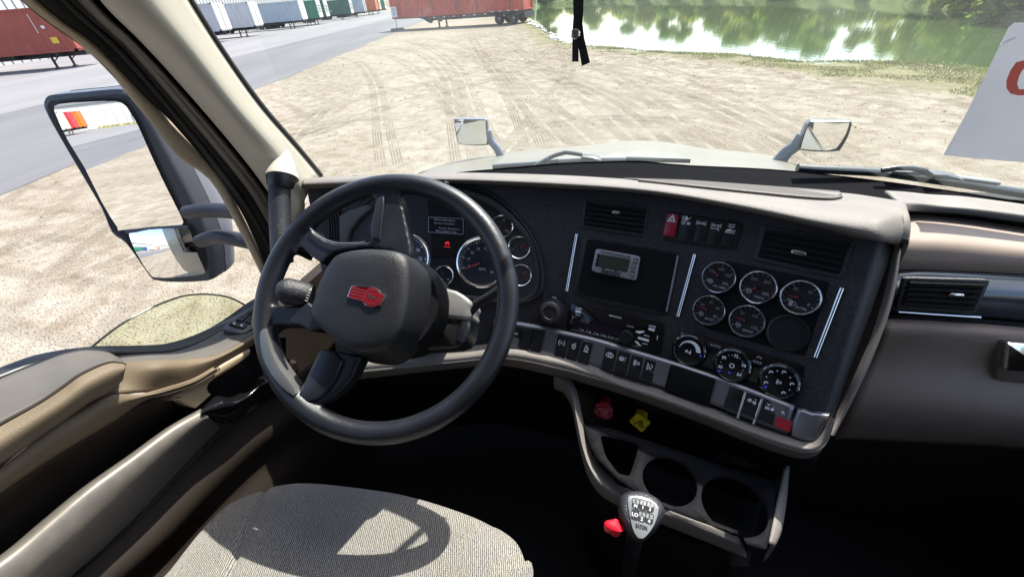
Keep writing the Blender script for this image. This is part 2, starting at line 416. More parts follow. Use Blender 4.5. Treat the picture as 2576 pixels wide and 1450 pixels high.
    base = mix(.5, base, ramp(noise(45, 4, .7), (.3, (.62,.6,.56)), (.7, W_)), 'MULTIPLY')
    # green tint near the pond comes from an attribute painted by distance to the bank
    g = mix(1.0, sep.outputs[0], ramp(noise(1.6, 8, .75), (.34, B_), (.50, W_)), 'MULTIPLY')
    base = mix(g, base, ramp(noise(6, 6, .7), (.35, (.08,.10,.028)), (.65, (.20,.17,.075))))
    base = mix(sep.outputs[2], base, ramp(noise(1.1, 7, .7), (.35, (.055,.085,.022)), (.65, (.12,.15,.045))))
    L(base, b.inputs['Base Color']); b.inputs['Roughness'].default_value = .95; b.inputs['Specular IOR Level'].default_value = .2
    bp = N('ShaderNodeBump'); bp.inputs['Strength'].default_value = .8; bp.inputs['Distance'].default_value = .03
    L(mix(.5, mix(.5, noise(6, 8, .75), trk), ramp(v2.outputs['Distance'], (0, W_), (.5, B_))), bp.inputs['Height']); L(bp.outputs[0], b.inputs['Normal'])
    return m
SAND = sand()
xs = axis(-44, 44, .8, [60, 90, 150, 260, 420]); ys = axis(-8, 130, .8, [30, 60, 100, 150, 180, 260, 420])
vs = [(x, y, hgt(x, y)) for x in xs for y in ys]; ny = len(ys)
fs = [(i*ny+j, (i+1)*ny+j, (i+1)*ny+j+1, i*ny+j+1) for i in range(len(xs)-1) for j in range(ny-1)]
gnd = mesh('ground', vs, fs, SAND); tag(gnd, None, None, None, 'structure')
ca = gnd.data.color_attributes.new('turf', 'FLOAT_COLOR', 'POINT')
for i, (x, y, z) in enumerate(vs):
    k = 0.
    if -3 < x < 60 and -8 < y < 140:
        d = pdist(x, y)
        wdt = 2.4 if x < 9 else 3.2
        k = max(0, min(1, (wdt - d) / 1.4)) if d > 0 else 1
        if 9.5 < x < 16 and 8 < y < 17: k = max(k, max(0, min(1, (4.6 - d) / 1.8)))
        if x > 20 or y > 90: k = 1
    elif x > 30: k = 1
    if x > 14 and y < 8: k = max(k, min(1, (x - 14) / 5))
    g_ = 0
    if -3 < x < 60 and -8 < y < 140: g_ = max(0, min(1, (9 - pdist(x, y)) / 7)) 
    ca.data[i].color = (k, g_, 1. if (x > 19 and pdist(x, y) < 14) or (y > 80 and x > 2) else 0., 1)
def asph(name, c0, c1, streak=True):
    m, t, b, N, L = nodes(name); tx = N('ShaderNodeTexCoord').outputs['Object']
    mp = N('ShaderNodeMapping'); mp.inputs['Scale'].default_value = (1, .12, 1); L(tx, mp.inputs['Vector'])
    n = N('ShaderNodeTexNoise'); n.inputs['Scale'].default_value = .35; n.inputs['Detail'].default_value = 9; n.inputs['Roughness'].default_value = .6; L(mp.outputs[0], n.inputs['Vector'])
    r = N('ShaderNodeValToRGB'); r.color_ramp.elements[0].position = .35; r.color_ramp.elements[1].position = .7
    r.color_ramp.elements[0].color = (*c0, 1); r.color_ramp.elements[1].color = (*c1, 1); L(n.outputs[0], r.inputs[0])
    n2 = N('ShaderNodeTexNoise'); n2.inputs['Scale'].default_value = 60; n2.inputs['Detail'].default_value = 4; L(tx, n2.inputs['Vector'])
    x = N('ShaderNodeMixRGB'); x.blend_type = 'MULTIPLY'; x.inputs[0].default_value = .35
    L(r.outputs[0], x.inputs[1]); L(n2.outputs[0], x.inputs[2]); L(x.outputs[0], b.inputs['Base Color']); b.inputs['Roughness'].default_value = .9
    return m
ASP = asph('dusty_asphalt', (.125,.124,.128), (.175,.173,.177)); CON = asph('pale_concrete', (.19,.187,.19), (.25,.246,.25))
def strip(name, x0, x1, y0, y1, dz, mat, wob=0):
    xsn = [x0 + (x1-x0)*i/12 for i in range(13)]; ysn = [y0 + (y1-y0)*i/160 for i in range(161)]
    v = []
    for i, x in enumerate(xsn):
        for y in ysn:
            xx = x + (wob * (math.sin(y*.9) + .6*math.sin(y*2.3+1) + .4*math.sin(y*5.1)) if i == 12 else 0)
            v.append((xx, y, lift(xx) + dz))
    f = [(i*161+j, (i+1)*161+j, (i+1)*161+j+1, i*161+j+1) for i in range(12) for j in range(160)]
    return tag(mesh(name, v, f, mat), None, None, None, 'structure')
def trackmat():
    m = bpy.data.materials.new('pressed_tyre_tread'); m.use_nodes = True; t = m.node_tree; t.nodes.clear(); N, L = t.nodes.new, t.links.new
    o = N('ShaderNodeOutputMaterial'); mx = N('ShaderNodeMixShader'); a = N('ShaderNodeBsdfTransparent'); d = N('ShaderNodeBsdfDiffuse'); d.inputs[0].default_value = (.125,.098,.068, 1)
    uv = N('ShaderNodeTexCoord'); sp = N('ShaderNodeSeparateXYZ'); L(uv.outputs['UV'], sp.inputs[0])
    def ma(op, a_, b_=None):
        x = N('ShaderNodeMath'); x.operation = op
        for i, q in enumerate((a_, b_)):
            if q is None: continue
            if isinstance(q, (int, float)): x.inputs[i].default_value = q
            else: L(q, x.inputs[i])
        return x.outputs[0]
    s1 = ma('GREATER_THAN', ma('SINE', ma('MULTIPLY', sp.outputs[1], 62.)), -.1)                       # tread blocks along the track
    s2 = ma('GREATER_THAN', ma('SINE', ma('MULTIPLY', sp.outputs[0], 25.1)), -.45)                     # ribs across it
    n = N('ShaderNodeTexNoise'); n.inputs['Scale'].default_value = 1.3; n.inputs['Detail'].default_value = 7; n.inputs['Roughness'].default_value = .7; L(uv.outputs['Object'], n.inputs[0])
    mr = N('ShaderNodeMapRange'); mr.inputs['From Min'].default_value = .40; mr.inputs['From Max'].default_value = .62; mr.inputs['To Max'].default_value = .46; L(n.outputs[0], mr.inputs[0])
    f = ma('MULTIPLY', ma('MULTIPLY', ma('ADD', ma('MULTIPLY', s1, .6), .4), s2), mr.outputs[0])
    L(f, mx.inputs[0]); L(a.outputs[0], mx.inputs[1]); L(d.outputs[0], mx.inputs[2]); L(mx.outputs[0], o.inputs[0]); return m
tvs, tfs, tuv = [], [], []
def track(px, wd=.24, off=0.):
    pts = [CAMP + ray(x, y) * (-H / ray(x, y).z) for x, y in px]; pts = spl([Vector((p.x, p.y, 0)) for p in pts], 14); L_ = 0; b0 = len(tvs)
    for i, p in enumerate(pts):
        tt = (pts[min(i+1, len(pts)-1)] - pts[max(i-1, 0)]).normalized(); nn = Vector((tt.y, -tt.x, 0)); c = p + nn * off
        if i: L_ += (p - pts[i-1]).length
        tvs.extend([c - nn*wd/2 + UPV*(.005), c + nn*wd/2 + UPV*(.005)]); tuv.extend([(0, L_), (1, L_)])
        if i: k = b0 + 2*i; tfs.append((k-2, k-1, k+1, k))
UPV = Vector((0, 0, 1))
for px in ([(1850,430),(1776,382),(1623,252),(1488,166),(1390,120)], [(1760,430),(1695,369),(1565,270),(1416,193),(1300,150)], [(1700,430),(1641,364),(1506,252),(1400,205),(1250,150)],
           [(960,420),(948,330),(942,266),(930,206),(897,160),(843,146)], [(1150,420),(1130,283),(1115,200),(1080,156),(1030,130),(960,118)], [(1230,420),(1180,283),(1150,190),(1110,145),(1060,116),(1010,104)],
           [(1330,400),(1290,280),(1240,190),(1200,130),(1180,95)], [(1010,300),(873,306),(754,343)], [(1900,400),(1780,330),(1560,300),(1380,320)], [(640,330),(760,290),(930,240),(1180,180),(1300,120)],
           [(1240,400),(1380,240),(1420,170),(1400,110)], [(100,700),(300,560),(480,470),(620,420)], [(0,640),(200,560),(420,430),(560,340),(640,290)]):
    track(px); track(px, .24, .33)
    if len(px) > 4: track(px, .24, 2.0); track(px, .24, 2.33)
me_ = mesh('tyre_tracks', tvs, tfs, trackmat()); tag(me_, None, None, None, 'structure')
ul = me_.data.uv_layers.new(name='UVMap')
for lp_ in me_.data.loops: ul.data[lp_.index].uv = tuv[lp_.vertex_index]
strip('asphalt_road', -20.1, -10.0, -150, 200, .008, ASP, .10)
strip('concrete_apron', -50, -20.1, -150, 200, .012, CON, .0)
# ---- pond
def water():
    m, t, b, N, L = nodes('still_pond_water'); tx = N('ShaderNodeTexCoord').outputs['Object']
    b.inputs['Base Color'].default_value = (.055,.09,.03, 1); b.inputs['Roughness'].default_value = .04; b.inputs['IOR'].default_value = 1.5
    mp = N('ShaderNodeMapping'); mp.inputs['Scale'].default_value = (1.6, .45, 1); L(tx, mp.inputs['Vector'])
    n = N('ShaderNodeTexNoise'); n.inputs['Scale'].default_value = 2.2; n.inputs['Detail'].default_value = 5; L(mp.outputs[0], n.inputs['Vector'])
    bp = N('ShaderNodeBump'); bp.inputs['Strength'].default_value = .09; bp.inputs['Distance'].default_value = .035
    L(n.outputs[0], bp.inputs['Height']); L(bp.outputs[0], b.inputs['Normal'])
    return m
pn = [Vector((x, y, -.62)) for x, y in POND]; cxy = Vector((20, 60, 0))
grown = []
for i, p in enumerate(pn):
    e = (pn[(i+1) % len(pn)] - pn[i-1]).normalized(); nn = Vector((e.y, -e.x, 0))
    s = 1 if pdist(p.x + nn.x, p.y + nn.y) > 0 else -1
    grown.append(p + nn * s * 1.4)
bm = bmesh.new(); bm.faces.new([bm.verts.new(p) for p in grown]); 
wat = frombm('pond_water', bm, water()); tag(wat, None, None, None, 'structure')
for p in wat.data.polygons: 
    if p.normal.z < 0: p.flip()
# ---- trees
LEAF = [M('leaf_green_a', (.07,.125,.022), .6, var=.35, vscale=1.3), M('leaf_green_b', (.12,.17,.028), .6, var=.35, vscale=1.6), M('leaf_green_c', (.20,.22,.04), .6, var=.3, vscale=1.3)]
BARK = M('tree_bark', (.07,.055,.04), .9, bump=.6, bscale=30, dist=.02)
for q in LEAF:
    t_ = q.node_tree; b_ = t_.nodes['Principled BSDF']; b_.inputs['Specular IOR Level'].default_value = .25
    o_ = [n for n in t_.nodes if n.type == 'OUTPUT_MATERIAL'][0]; tr_ = t_.nodes.new('ShaderNodeBsdfTranslucent'); mx_ = t_.nodes.new('ShaderNodeMixShader'); mx_.inputs[0].default_value = .5
    src_ = b_.inputs['Base Color'].links[0].from_socket; hs_ = t_.nodes.new('ShaderNodeHueSaturation'); hs_.inputs['Value'].default_value = 1.8; t_.links.new(src_, hs_.inputs['Color']); t_.links.new(hs_.outputs[0], tr_.inputs[0])
    t_.links.new(b_.outputs[0], mx_.inputs[1]); t_.links.new(tr_.outputs[0], mx_.inputs[2]); t_.links.new(mx_.outputs[0], o_.inputs[0])
def tree_mesh(seed, h, wd, leaves, lean=0, low=.25):
    rn = random.Random(seed); bm = bmesh.new(); tips = []
    top = Vector((lean*h, 0, h*.86)); bend = Vector((rn.uniform(-.4,.4), rn.uniform(-.4,.4), 0))
    tr = [Vector((0,0,-.4)), Vector((lean*h*.25,0,h*.3)) + bend*.5, Vector((lean*h*.6,0,h*.6)) + bend, top]
    add_tube(bm, spl(tr, 5), [h*.014*(1 - .8*i/15) for i in range(16)], 8)
    for k in range(16):
        t = rn.uniform(low, .92); p = tr[0].lerp(tr[3], t) + bend * t; a = rn.uniform(0, 6.28); ln = wd * rn.uniform(.55, 1.0) * (1 - .5*abs(t-.5))
        e = p + Vector((math.cos(a)*ln, math.sin(a)*ln, rn.uniform(.05,.45)*ln)); mid = (p+e)/2 + Vector((0,0,rn.uniform(-.1,.25)*ln))
        add_tube(bm, spl([p, mid, e], 3), [h*.008*(1 - .12*i) for i in range(7)], 5, caps=False); tips += [mid, e, (mid+e)/2]
    tips.append(top)
    wood = bpy.data.meshes.new('trunk'); bm.to_mesh(wood); bm.free(); fin(wood); wood.materials.append(BARK)
    v = []; f = []; mi = []
    for i in range(leaves):
        c = rn.choice(tips); rr = wd * .42
        p = c + Vector((rn.gauss(0,.45), rn.gauss(0,.45), rn.gauss(0,.34))) * rr
        s = rn.uniform(.14, .34); a = Vector((rn.gauss(0,1), rn.gauss(0,1), rn.gauss(0,.6))).normalized(); b = a.cross(Vector((rn.gauss(0,1), rn.gauss(0,1), rn.gauss(0,1)))).normalized()
        k = len(v); v += [p - a*s, p + b*s*.6, p + a*s, p - b*s*.6]; f.append((k, k+1, k+2, k+3)); mi.append(0 if (i % 7) else 1)
    crown = bpy.data.meshes.new('crown'); crown.from_pydata(v, [], f); crown.update(); crown.polygons.foreach_set('material_index', mi)
    return wood, crown
variants = []
for s, h, wd, lv, ln, lo in ((1, 9, 3.2, 6000, 0, .18), (2, 7.5, 3.6, 6000, .06, .1), (3, 10.5, 3.6, 7000, -.03, .25), (4, 8.5, 2.6, 2600, .22, .45)):
    variants.append(tree_mesh(s, h, wd, lv, ln, lo))
variants.append(tree_mesh(9, 3.6, 3.0, 4200, 0, .02))
crowns = []
for wd_, cw in variants:
    row = []
    for i, l in enumerate(LEAF):
        c2 = cw.copy(); c2.materials.append(l); c2.materials.append(LEAF[(i+1) % 3]); row.append(c2)
    crowns.append(row)
kinds = ['broad dark green tree', 'low bushy green tree', 'tall rounded tree', 'thin leaning sparse tree']
spots = [(34,118,0,0,1.0),(26,122,1,1,1.0),(40,108,2,0,.95),(33,102,1,2,.9),(37,92,0,1,1.0),(43,84,2,0,1.0),(38,80,1,1,1.0),(40,72,0,2,.9),(46,66,2,0,1.0),(39,63,1,0,1.1),
 (40,56,0,1,.9),(45,52,2,2,.95),(39.5,49,3,1,1.0),(42,44,1,0,1.0),(38,41,0,2,1.05),(37,35,2,1,.9),(33.5,33,3,1,1.15),(33,29.5,1,0,.8),(30.5,25.5,3,2,.9),(33,23,1,1,.8),(16,129,2,1,.9),(8,126,0,0,.9),(3,118,1,2,.8),(0,104,1,0,.7),(50,95,2,1,1.1),(51,76,2,0,1.1)]
ORD = 'zeroth first second third fourth fifth sixth seventh eighth ninth tenth eleventh twelfth thirteenth fourteenth fifteenth sixteenth seventeenth eighteenth nineteenth'.split()
def ordn(i):
    if i < 20: return ORD[i]
    return {2:'twenty', 3:'thirty'}[i//10] + ('' if i % 10 == 0 else '-' + ORD[i % 10]) if i % 10 else {2:'twentieth', 3:'thirtieth'}[i//10]
rank = {j: r + 1 for r, j in enumerate(sorted(range(len(spots)), key=lambda j: spots[j][0]/spots[j][1]))}
colw = ['deep green', 'mid green', 'yellow green']
for i, (x, y, k, c, s) in enumerate(spots):
    o = thing('pond_tree', kinds[k] + ', %s from the left along the far pond bank' % ordn(rank[i]), 'tree', (x, y, hgt(x, y) - .1), 'trees on the far bank of the pond')
    s *= .95 if y < 34 else .48 if y < 60 else (.62 if y < 90 else .72); o.rotation_euler = (0, 0, i * 2.1 if k != 3 else 2.7); o.scale = (s, s, s)
    a = bpy.data.objects.new('trunk', variants[k][0]); b = bpy.data.objects.new('crown', crowns[k][c])
    for q in (a, b): COL.objects.link(q); q.parent = o
bpos = []
for (x0, y0), (x1, y1) in (((27,23.5),(30,27)),((30,27),(35,38)),((35,38),(39,45)),((39,45),(39.5,55)),((39.5,55),(38,72)),((38,72),(34,98)),((34,98),(29,116)),((29,116),(14,127)),((14,127),(4,116))):
    n_ = max(1, int(math.hypot(x1-x0, y1-y0)/4.2))
    for i in range(n_): bpos.append((x0 + (x1-x0)*(i+.5)/n_, y0 + (y1-y0)*(i+.5)/n_))
brank = {j: r + 1 for r, j in enumerate(sorted(range(len(bpos)), key=lambda j: bpos[j][0]/bpos[j][1]))}
for i, (x, y) in enumerate(bpos):
    o = thing('bank_bush', 'dense low bush, %s from the left under the trees of the far pond bank' % ordn(brank[i]), 'bush', (x + 1.2, y + .5, hgt(x, y) - .3), 'bushes along the far pond bank')
    s = (.7 + .5 * ((i*37 % 11) / 11.)) * (1.1 if y < 34 else .50 if y < 60 else .7); o.scale = (s*1.1, s*1.1, s); o.rotation_euler = (0, 0, i*1.7)
    a = bpy.data.objects.new('trunk', variants[4][0]); b = bpy.data.objects.new('crown', crowns[4][(i*5) % 3])
    for q in (a, b): COL.objects.link(q); q.parent = o
# trees on the passenger side seen only in the hood mirror
for i, (x, y) in enumerate(((16,-12),(20,-24),(17,-38),(24,-52),(21,-70),(28,-5))):
    o = thing('roadside_tree', 'green roadside tree, %s nearest of those the right hood mirror shows' % ['second','third','fourth','fifth','sixth','first'][i], 'tree', (x, y, 0), 'trees seen in the hood mirror')
    s = .6 + .1 * (i % 3); o.scale = (s, s, s); o.rotation_euler = (0, 0, i)
    a = bpy.data.objects.new('trunk', variants[i % 3][0]); b = bpy.data.objects.new('crown', crowns[i % 3][i % 2])
    for q in (a, b): COL.objects.link(q); q.parent = o
# ---- grass blades, bushes of the bank
GRS = M('dry_green_grass', (.36,.35,.13), .8, var=.45, vscale=1.1, spec=.1)
rn = random.Random(5); v = []; f = []
def blade(x, y, z, h, wd):
    a = rn.uniform(0, 6.28); dx, dy = math.cos(a)*wd, math.sin(a)*wd; lx, ly = rn.gauss(0,.35)*h, rn.gauss(0,.35)*h
    k = len(v); v.extend([(x-dx,y-dy,z),(x+dx,y+dy,z),(x+lx,y+ly,z+h)]); f.append((k,k+1,k+2))
n = 0
while n < 30000:
    x = rn.uniform(3.5, 18); y = rn.uniform(7, 50) if rn.random() < .35 else rn.uniform(7, 24); d = pdist(x, y)
    if d < -.1 or d > 4.4: continue
    cl = .5 + .5*math.sin(x*2.3 + 1.3*math.sin(y*1.7)) * math.cos(y*1.9 + x)
    lim = (1.9 if x < 8.5 else 2.4) * (.45 + .75*cl) + (1.4 if 9.3 < x < 15 else 0)
    if d > lim or cl < .30 or rn.random() > .2 + .8*cl: continue
    for q in range(3): blade(x + rn.gauss(0,.05), y + rn.gauss(0,.05), hgt(x,y) - .01, rn.uniform(.03,.10) * (1 if d < 1.2 else .6), rn.uniform(.008,.018))
    n += 3
tag(mesh('grass', v, f, GRS), 'short dry grass along the pond edge', 'grass', None, 'stuff')
# ---- pebbles and litter
PEB = M('pebble_brown', (.26,.20,.14), .9, var=.5, vscale=3)
v = []; f = []
for i in range(9000):
    while True:
        y = 3 + 24 * rn.random()**1.3; x = rn.uniform(-9.5, 14); dd = pdist(x, y)
        if dd > .2 and (rn.random() < .22 or (dd < 7 and rn.random() < .8) or (math.sin(x*1.3+y)*math.sin(y*.7-x) > .35)): break
    s = rn.uniform(.005, .018) * (1 + .8 * (rn.random() > .9)) * (.6 + y/16.); k = len(v)
    for j in range(5):
        a = j*1.2566 + rn.uniform(-.3,.3); v.append((x + math.cos(a)*s*rn.uniform(.7,1.6), y + math.sin(a)*s, .001))
    v.append((x, y, s*rn.uniform(.4,1))); f += [(k+j, k+(j+1) % 5, k+5) for j in range(5)]
tag(mesh('gravel', v, f, PEB), 'brown pebbles and leaf litter scattered on the pale sand', 'gravel', None, 'stuff')
ROC = M('pale_rock', (.5,.48,.45), .9, var=.3, vscale=2)
bm = bmesh.new()
for i in range(70):
    t = rn.random(); y = lerp(62, 24.5, t); x = 5.0 - .6 + rn.gauss(0, .3) + (.6 if y < 27 else 0); s = rn.uniform(.08, .3)
    g = bmesh.ops.create_icosphere(bm, subdivisions=1, radius=s)
    for q in g['verts']: q.co = Vector((q.co.x*rn.uniform(.7,1.3) + x, q.co.y*rn.uniform(.8,1.2) + y, q.co.z*.55 + hgt(x,y)))
tag(frombm('rubble', bm, ROC, ang=20), 'pale broken stones lying along the left pond bank', 'rubble', None, 'stuff')

# ---- containers and trailers
def paint(name, c, r=.5, var=.12):
    m = M(name, c, r, var=var, vscale=.8); t = m.node_tree; b = t.nodes['Principled BSDF']; N, L = t.nodes.new, t.links.new
    src = b.inputs['Base Color'].links[0].from_socket; tx = N('ShaderNodeTexCoord'); mp = N('ShaderNodeMapping'); mp.inputs['Scale'].default_value = (2.6, 2.6, .35)
    n = N('ShaderNodeTexNoise'); n.inputs['Scale'].default_value = 1.5; n.inputs['Detail'].default_value = 8; n.inputs['Roughness'].default_value = .7
    r_ = N('ShaderNodeValToRGB'); r_.color_ramp.elements[0].position = .5; r_.color_ramp.elements[1].position = .72; x = N('ShaderNodeMixRGB')
    mu = N('ShaderNodeMath'); mu.operation = 'MULTIPLY'; mu.inputs[1].default_value = .55
    L(tx.outputs['Object'], mp.inputs[0]); L(mp.outputs[0], n.inputs[0]); L(n.outputs[0], r_.inputs[0]); L(r_.outputs[0], mu.inputs[0]); L(mu.outputs[0], x.inputs[0]); L(src, x.inputs[1]); x.inputs[2].default_value = (c[0]*.45+.03, c[1]*.42+.02, c[2]*.4+.015, 1); L(x.outputs[0], b.inputs['Base Color'])
    return m
CT = dict(red=paint('weathered_red_steel', (.36,.075,.055)), white=paint('white_trailer_skin', (.55,.56,.57), .4, .05), blue=paint('pale_blue_skin', (.40,.46,.52), .4, .05),
 green=paint('container_green', (.03,.20,.115)), dgreen=paint('container_dark_green', (.035,.13,.10)), orange=paint('container_orange', (.62,.17,.02)), silver=paint('bare_aluminium', (.45,.47,.5), .3),
 rust=paint('orange_red_steel', (.55,.13,.05)), yellow=paint('container_yellow', (.62,.45,.08)), maroon=paint('container_maroon', (.20,.05,.04)), navy=paint('container_blue', (.04,.08,.25)), cream=paint('container_cream', (.62,.58,.45)), crim=paint('container_crimson', (.55,.04,.05)))
STL = M('dark_chassis_steel', (.03,.032,.04), .6); TYR = M('tyre_rubber', (.02,.02,.02), .85, bump=.4, bscale=40, dist=.01); RIMM = M('dull_wheel_rim', (.30,.29,.28), .5, .4)
YEL = M('yellow_decal', (.75,.5,.05), .5); WHT = M('white_decal', (.8,.8,.8), .5); REDD = M('red_decal', (.6,.05,.04), .5); INK = M('dark_ink', (.03,.03,.035), .5); PUR = M('violet_decal', (.2,.1,.4), .5)
WRIB = M('white_ribbed_nose', (.75,.77,.72), .45)
def sub(o, p): o.parent = p; o.matrix_parent_inverse = Matrix(); return o
def bodybm(L_, W_, H_, z0, corr=.035, pitch=.28, frame=True):
    bm = bmesh.new(); pl = []
    def side(a, b, nrm):
        n = max(1, int((b - a).length / pitch)); d = (b - a) / n
        for i in range(n):
            p = a + d*i; pl.extend([p, p + d*.35, p + d*.5 - nrm*corr, p + d*.85 - nrm*corr])
    c = [Vector((-L_+.12, .04, 0)), Vector((-.12, .04, 0)), Vector((-.12, W_-.04, 0)), Vector((-L_+.12, W_-.04, 0))]
    side(c[0], c[1], Vector((0,-1,0))); pl.append(c[1]); side(c[2], c[3], Vector((0,1,0))); pl.append(c[3])
    if corr: add_prism(bm, [p + Vector((0,0,z0)) for p in pl], UP, .12, H_ - .1)
    else: add_prism(bm, [p + Vector((0,0,z0)) for p in c], UP, .12, H_ - .1)
    if frame:
        for x in (-L_+.08, -.08):
            for y in (.08, W_-.08): add_box(bm, (x, y, z0 + H_/2), .16, .16, H_)
        for y in (.05, W_-.05):
            add_box(bm, (-L_/2, y, z0 + .07), L_, .10, .14); add_box(bm, (-L_/2, y, z0 + H_ - .06), L_, .10, .12)
        for x in (-L_+.05, -.05): add_box(bm, (x, W_/2, z0 + .07), .10, W_, .14); add_box(bm, (x, W_/2, z0 + H_ - .06), .10, W_, .12)
    return bm
def trailer(name, x, y, color, cname, nose='door', L_=12.2, W_=2.5, H_=2.65, corr=.035, z0=1.05, label='', cat='container', group='trailers backed up to the warehouse', rz=0, marks=None, legs=True):
    o = thing(name, label, cat, (x, y, lift(x)), group); o.rotation_euler = (0, 0, rz)
    sub(frombm('container_body', bodybm(L_, W_, H_, z0, corr), CT[color], ang=20), o)
    bm = bmesh.new()
    if nose == 'ladder':
        add_box(bm, (.03, W_/2, z0 + H_/2), .05, W_*.8, H_*.94)
        for k in range(5): add_box(bm, (.09, W_/2, z0 + H_*(.36 + .09*k)), .06, W_*.6, .05)
        for yy in (W_*.12, W_*.88): add_box(bm, (.09, yy, z0 + H_/2), .07, .12, H_*.94)
        add_box(bm, (.09, W_/2, z0 + H_*.82), .05, W_*.5, H_*.12); add_box(bm, (.09, W_/2, z0 + H_*.2), .05, W_*.4, H_*.16)
        sub(frombm('ribbed_end', bm, WRIB, ang=20), o)
        bm = bmesh.new()
        for k in range(5): add_box(bm, (.062, W_/2, z0 + H_*(.315 + .09*k)), .03, W_*.62, .11)
        sub(frombm('end_slot', bm, INK, ang=20), o)
    elif nose == 'open':
        add_box(bm, (.03, W_*.15, z0 + H_/2), .08, W_*.3, H_*.9); add_box(bm, (.03, W_*.85, z0 + H_/2), .08, W_*.3, H_*.9)
        sub(frombm('end_panel', bm, CT['silver'], ang=20), o)
        bm = bmesh.new(); add_box(bm, (.02, W_/2, z0 + H_*.5), .04, W_*.4, H_*.8); sub(frombm('dark_opening', bm, CT['navy'], ang=20), o)
    else:
        for k in range(2): add_box(bm, (.03, W_*(.25 + .5*k), z0 + H_/2), .06, W_*.44, H_*.9)
        sub(frombm('end_panel', bm, CT[color if nose == 'same' else 'white'] if nose != 'rib' else CT[color], ang=20), o)
    bm = bmesh.new()
    for yy in (.8, W_-.8): add_box(bm, (-L_/2 + .2, yy, z0 - .17), L_ - .4, .16, .30)
    for k in range(5): add_box(bm, (-L_*(.1 + .2*k), W_/2, z0 - .12), .12, W_, .2)
    sub(frombm('chassis_frame', bm, STL, ang=20), o)
    if legs:
        for yy in (.45, W_-.45):
            bm = bmesh.new(); add_box(bm, (-2.5, yy, z0/2 - .05), .12, .12, z0 - .1); add_box(bm, (-2.5, yy, .04), .3, .24, .06)
            add_tube(bm, [Vector((-2.5, yy, .45)), Vector((-1.7, yy, z0 - .1))], .035, 6)
            sub(frombm('landing_leg', bm, STL, ang=20), o)
    for xx in (-L_+1.4, -L_+2.7):
        for yy in (.15, W_-.15): sub(lathe('wheel', [(.0,-.14),(.45,-.14),(.5,-.1),(.5,.1),(.45,.14),(.0,.14)], Vector((xx, yy, .5)), Vector((0,1,0)), TYR, seg=20), o)
    if marks: marks(o, L_, W_, H_, z0)
    return o
XA = -30.5
def mk_red(o, L_, W_, H_, z0):
    X, Y_, N_ = Vector((1,0,0)), UP, Vector((0,-1,0)); p = Marks()
    p.poly([Vector((a, -.012, z)) for a, z in ((-1.35, z0+.55),(-.85, z0+.55),(-.85, z0+.95),(-1.35, z0+.95))], N_); q = p.build('yellow_decal', YEL); sub(q, o)
    p = Marks(); p.poly([Vector((a, -.012, z)) for a, z in ((-1.5, z0+1.5),(-1.25, z0+1.5),(-1.25, z0+1.68),(-1.5, z0+1.68))], N_)
    for k in range(9): p.poly([Vector((a, -.012, z)) for a, z in ((-1.95, z0+2.3-.13*k),(-1.88, z0+2.3-.13*k),(-1.88, z0+2.38-.13*k),(-1.95, z0+2.38-.13*k))], N_)
    sub(p.build('white_decal', WHT), o)
def mk_txt(s, sz, fx, fz, mat=None):
    def g(o, L_, W_, H_, z0):
        p = Marks(); p.text(s, Vector((-L_*fx, -.012, z0 + H_*fz)), Vector((1,0,0)), UP, sz, Vector((0,-1,0))); sub(p.build('lettering', mat or WHT), o)
    return g
def mk_band(o, L_, W_, H_, z0):
    p = Marks(); p.poly([Vector((a, -.012, z)) for a, z in ((-8.2, z0+1.7),(-6.6, z0+1.75),(-6.6, z0+1.85),(-8.2, z0+1.8))], Vector((0,-1,0))); sub(p.build('violet_stripe', PUR), o)
    p = Marks(); p.poly([Vector((a, -.012, z)) for a, z in ((-8.2, z0+1.86),(-6.6, z0+1.91),(-6.6, z0+1.98),(-8.2, z0+1.93))], Vector((0,-1,0))); sub(p.build('red_stripe', REDD), o)
trailer('shipping_container', XA, 36.6, 'red', '', 'same', L_=16.1, H_=2.75, label='long weathered red container on a chassis seen through the open driver window', marks=mk_red)
bb = Vector((0, 0, 0))
trailer('semi_trailer', XA, 57.0, 'white', '', L_=14.5, corr=0, W_=2.6, label='first white trailer just right of the windshield pillar', cat='trailer')
trailer('semi_trailer', XA, 65.5, 'white', '', L_=14.5, corr=0, W_=2.6, label='second white trailer with a bright blank end, left of a wide gap', cat='trailer')
trailer('semi_trailer', XA, 82.6, 'blue', '', L_=16, corr=0, W_=2.6, label='pale blue white trailer with a thin violet stripe on its side', cat='trailer', marks=mk_band)
trailer('shipping_container', XA, 90.8, 'green', '', 'ladder', label='bright green container with 53 on its side and a pale ribbed end', marks=mk_txt('53', .45, .22, .52))
trailer('shipping_container', XA, 94.8, 'dgreen', '', 'ladder', label='dark green container squeezed against the bright green one')
trailer('shipping_container', XA, 112.4, 'dgreen', '', 'ladder', label='broad dark teal container with faint white lettering high on its side', marks=mk_txt('53', .3, .35, .3))
trailer('semi_trailer', XA, 125, 'silver', '', 'open', corr=0, label='bare silver trailer with a dark opening in its end', cat='trailer')
trailer('shipping_container', XA, 138.6, 'rust', '', 'same', label='orange red container beyond the bare silver trailer')
trailer('shipping_container', XA, 142.8, 'yellow', '', 'ladder', label='yellow ended container next to the orange red one')
trailer('shipping_container', XA, 150.5, 'green', '', 'ladder', label='farthest green container in the row, left of the big red trailer')
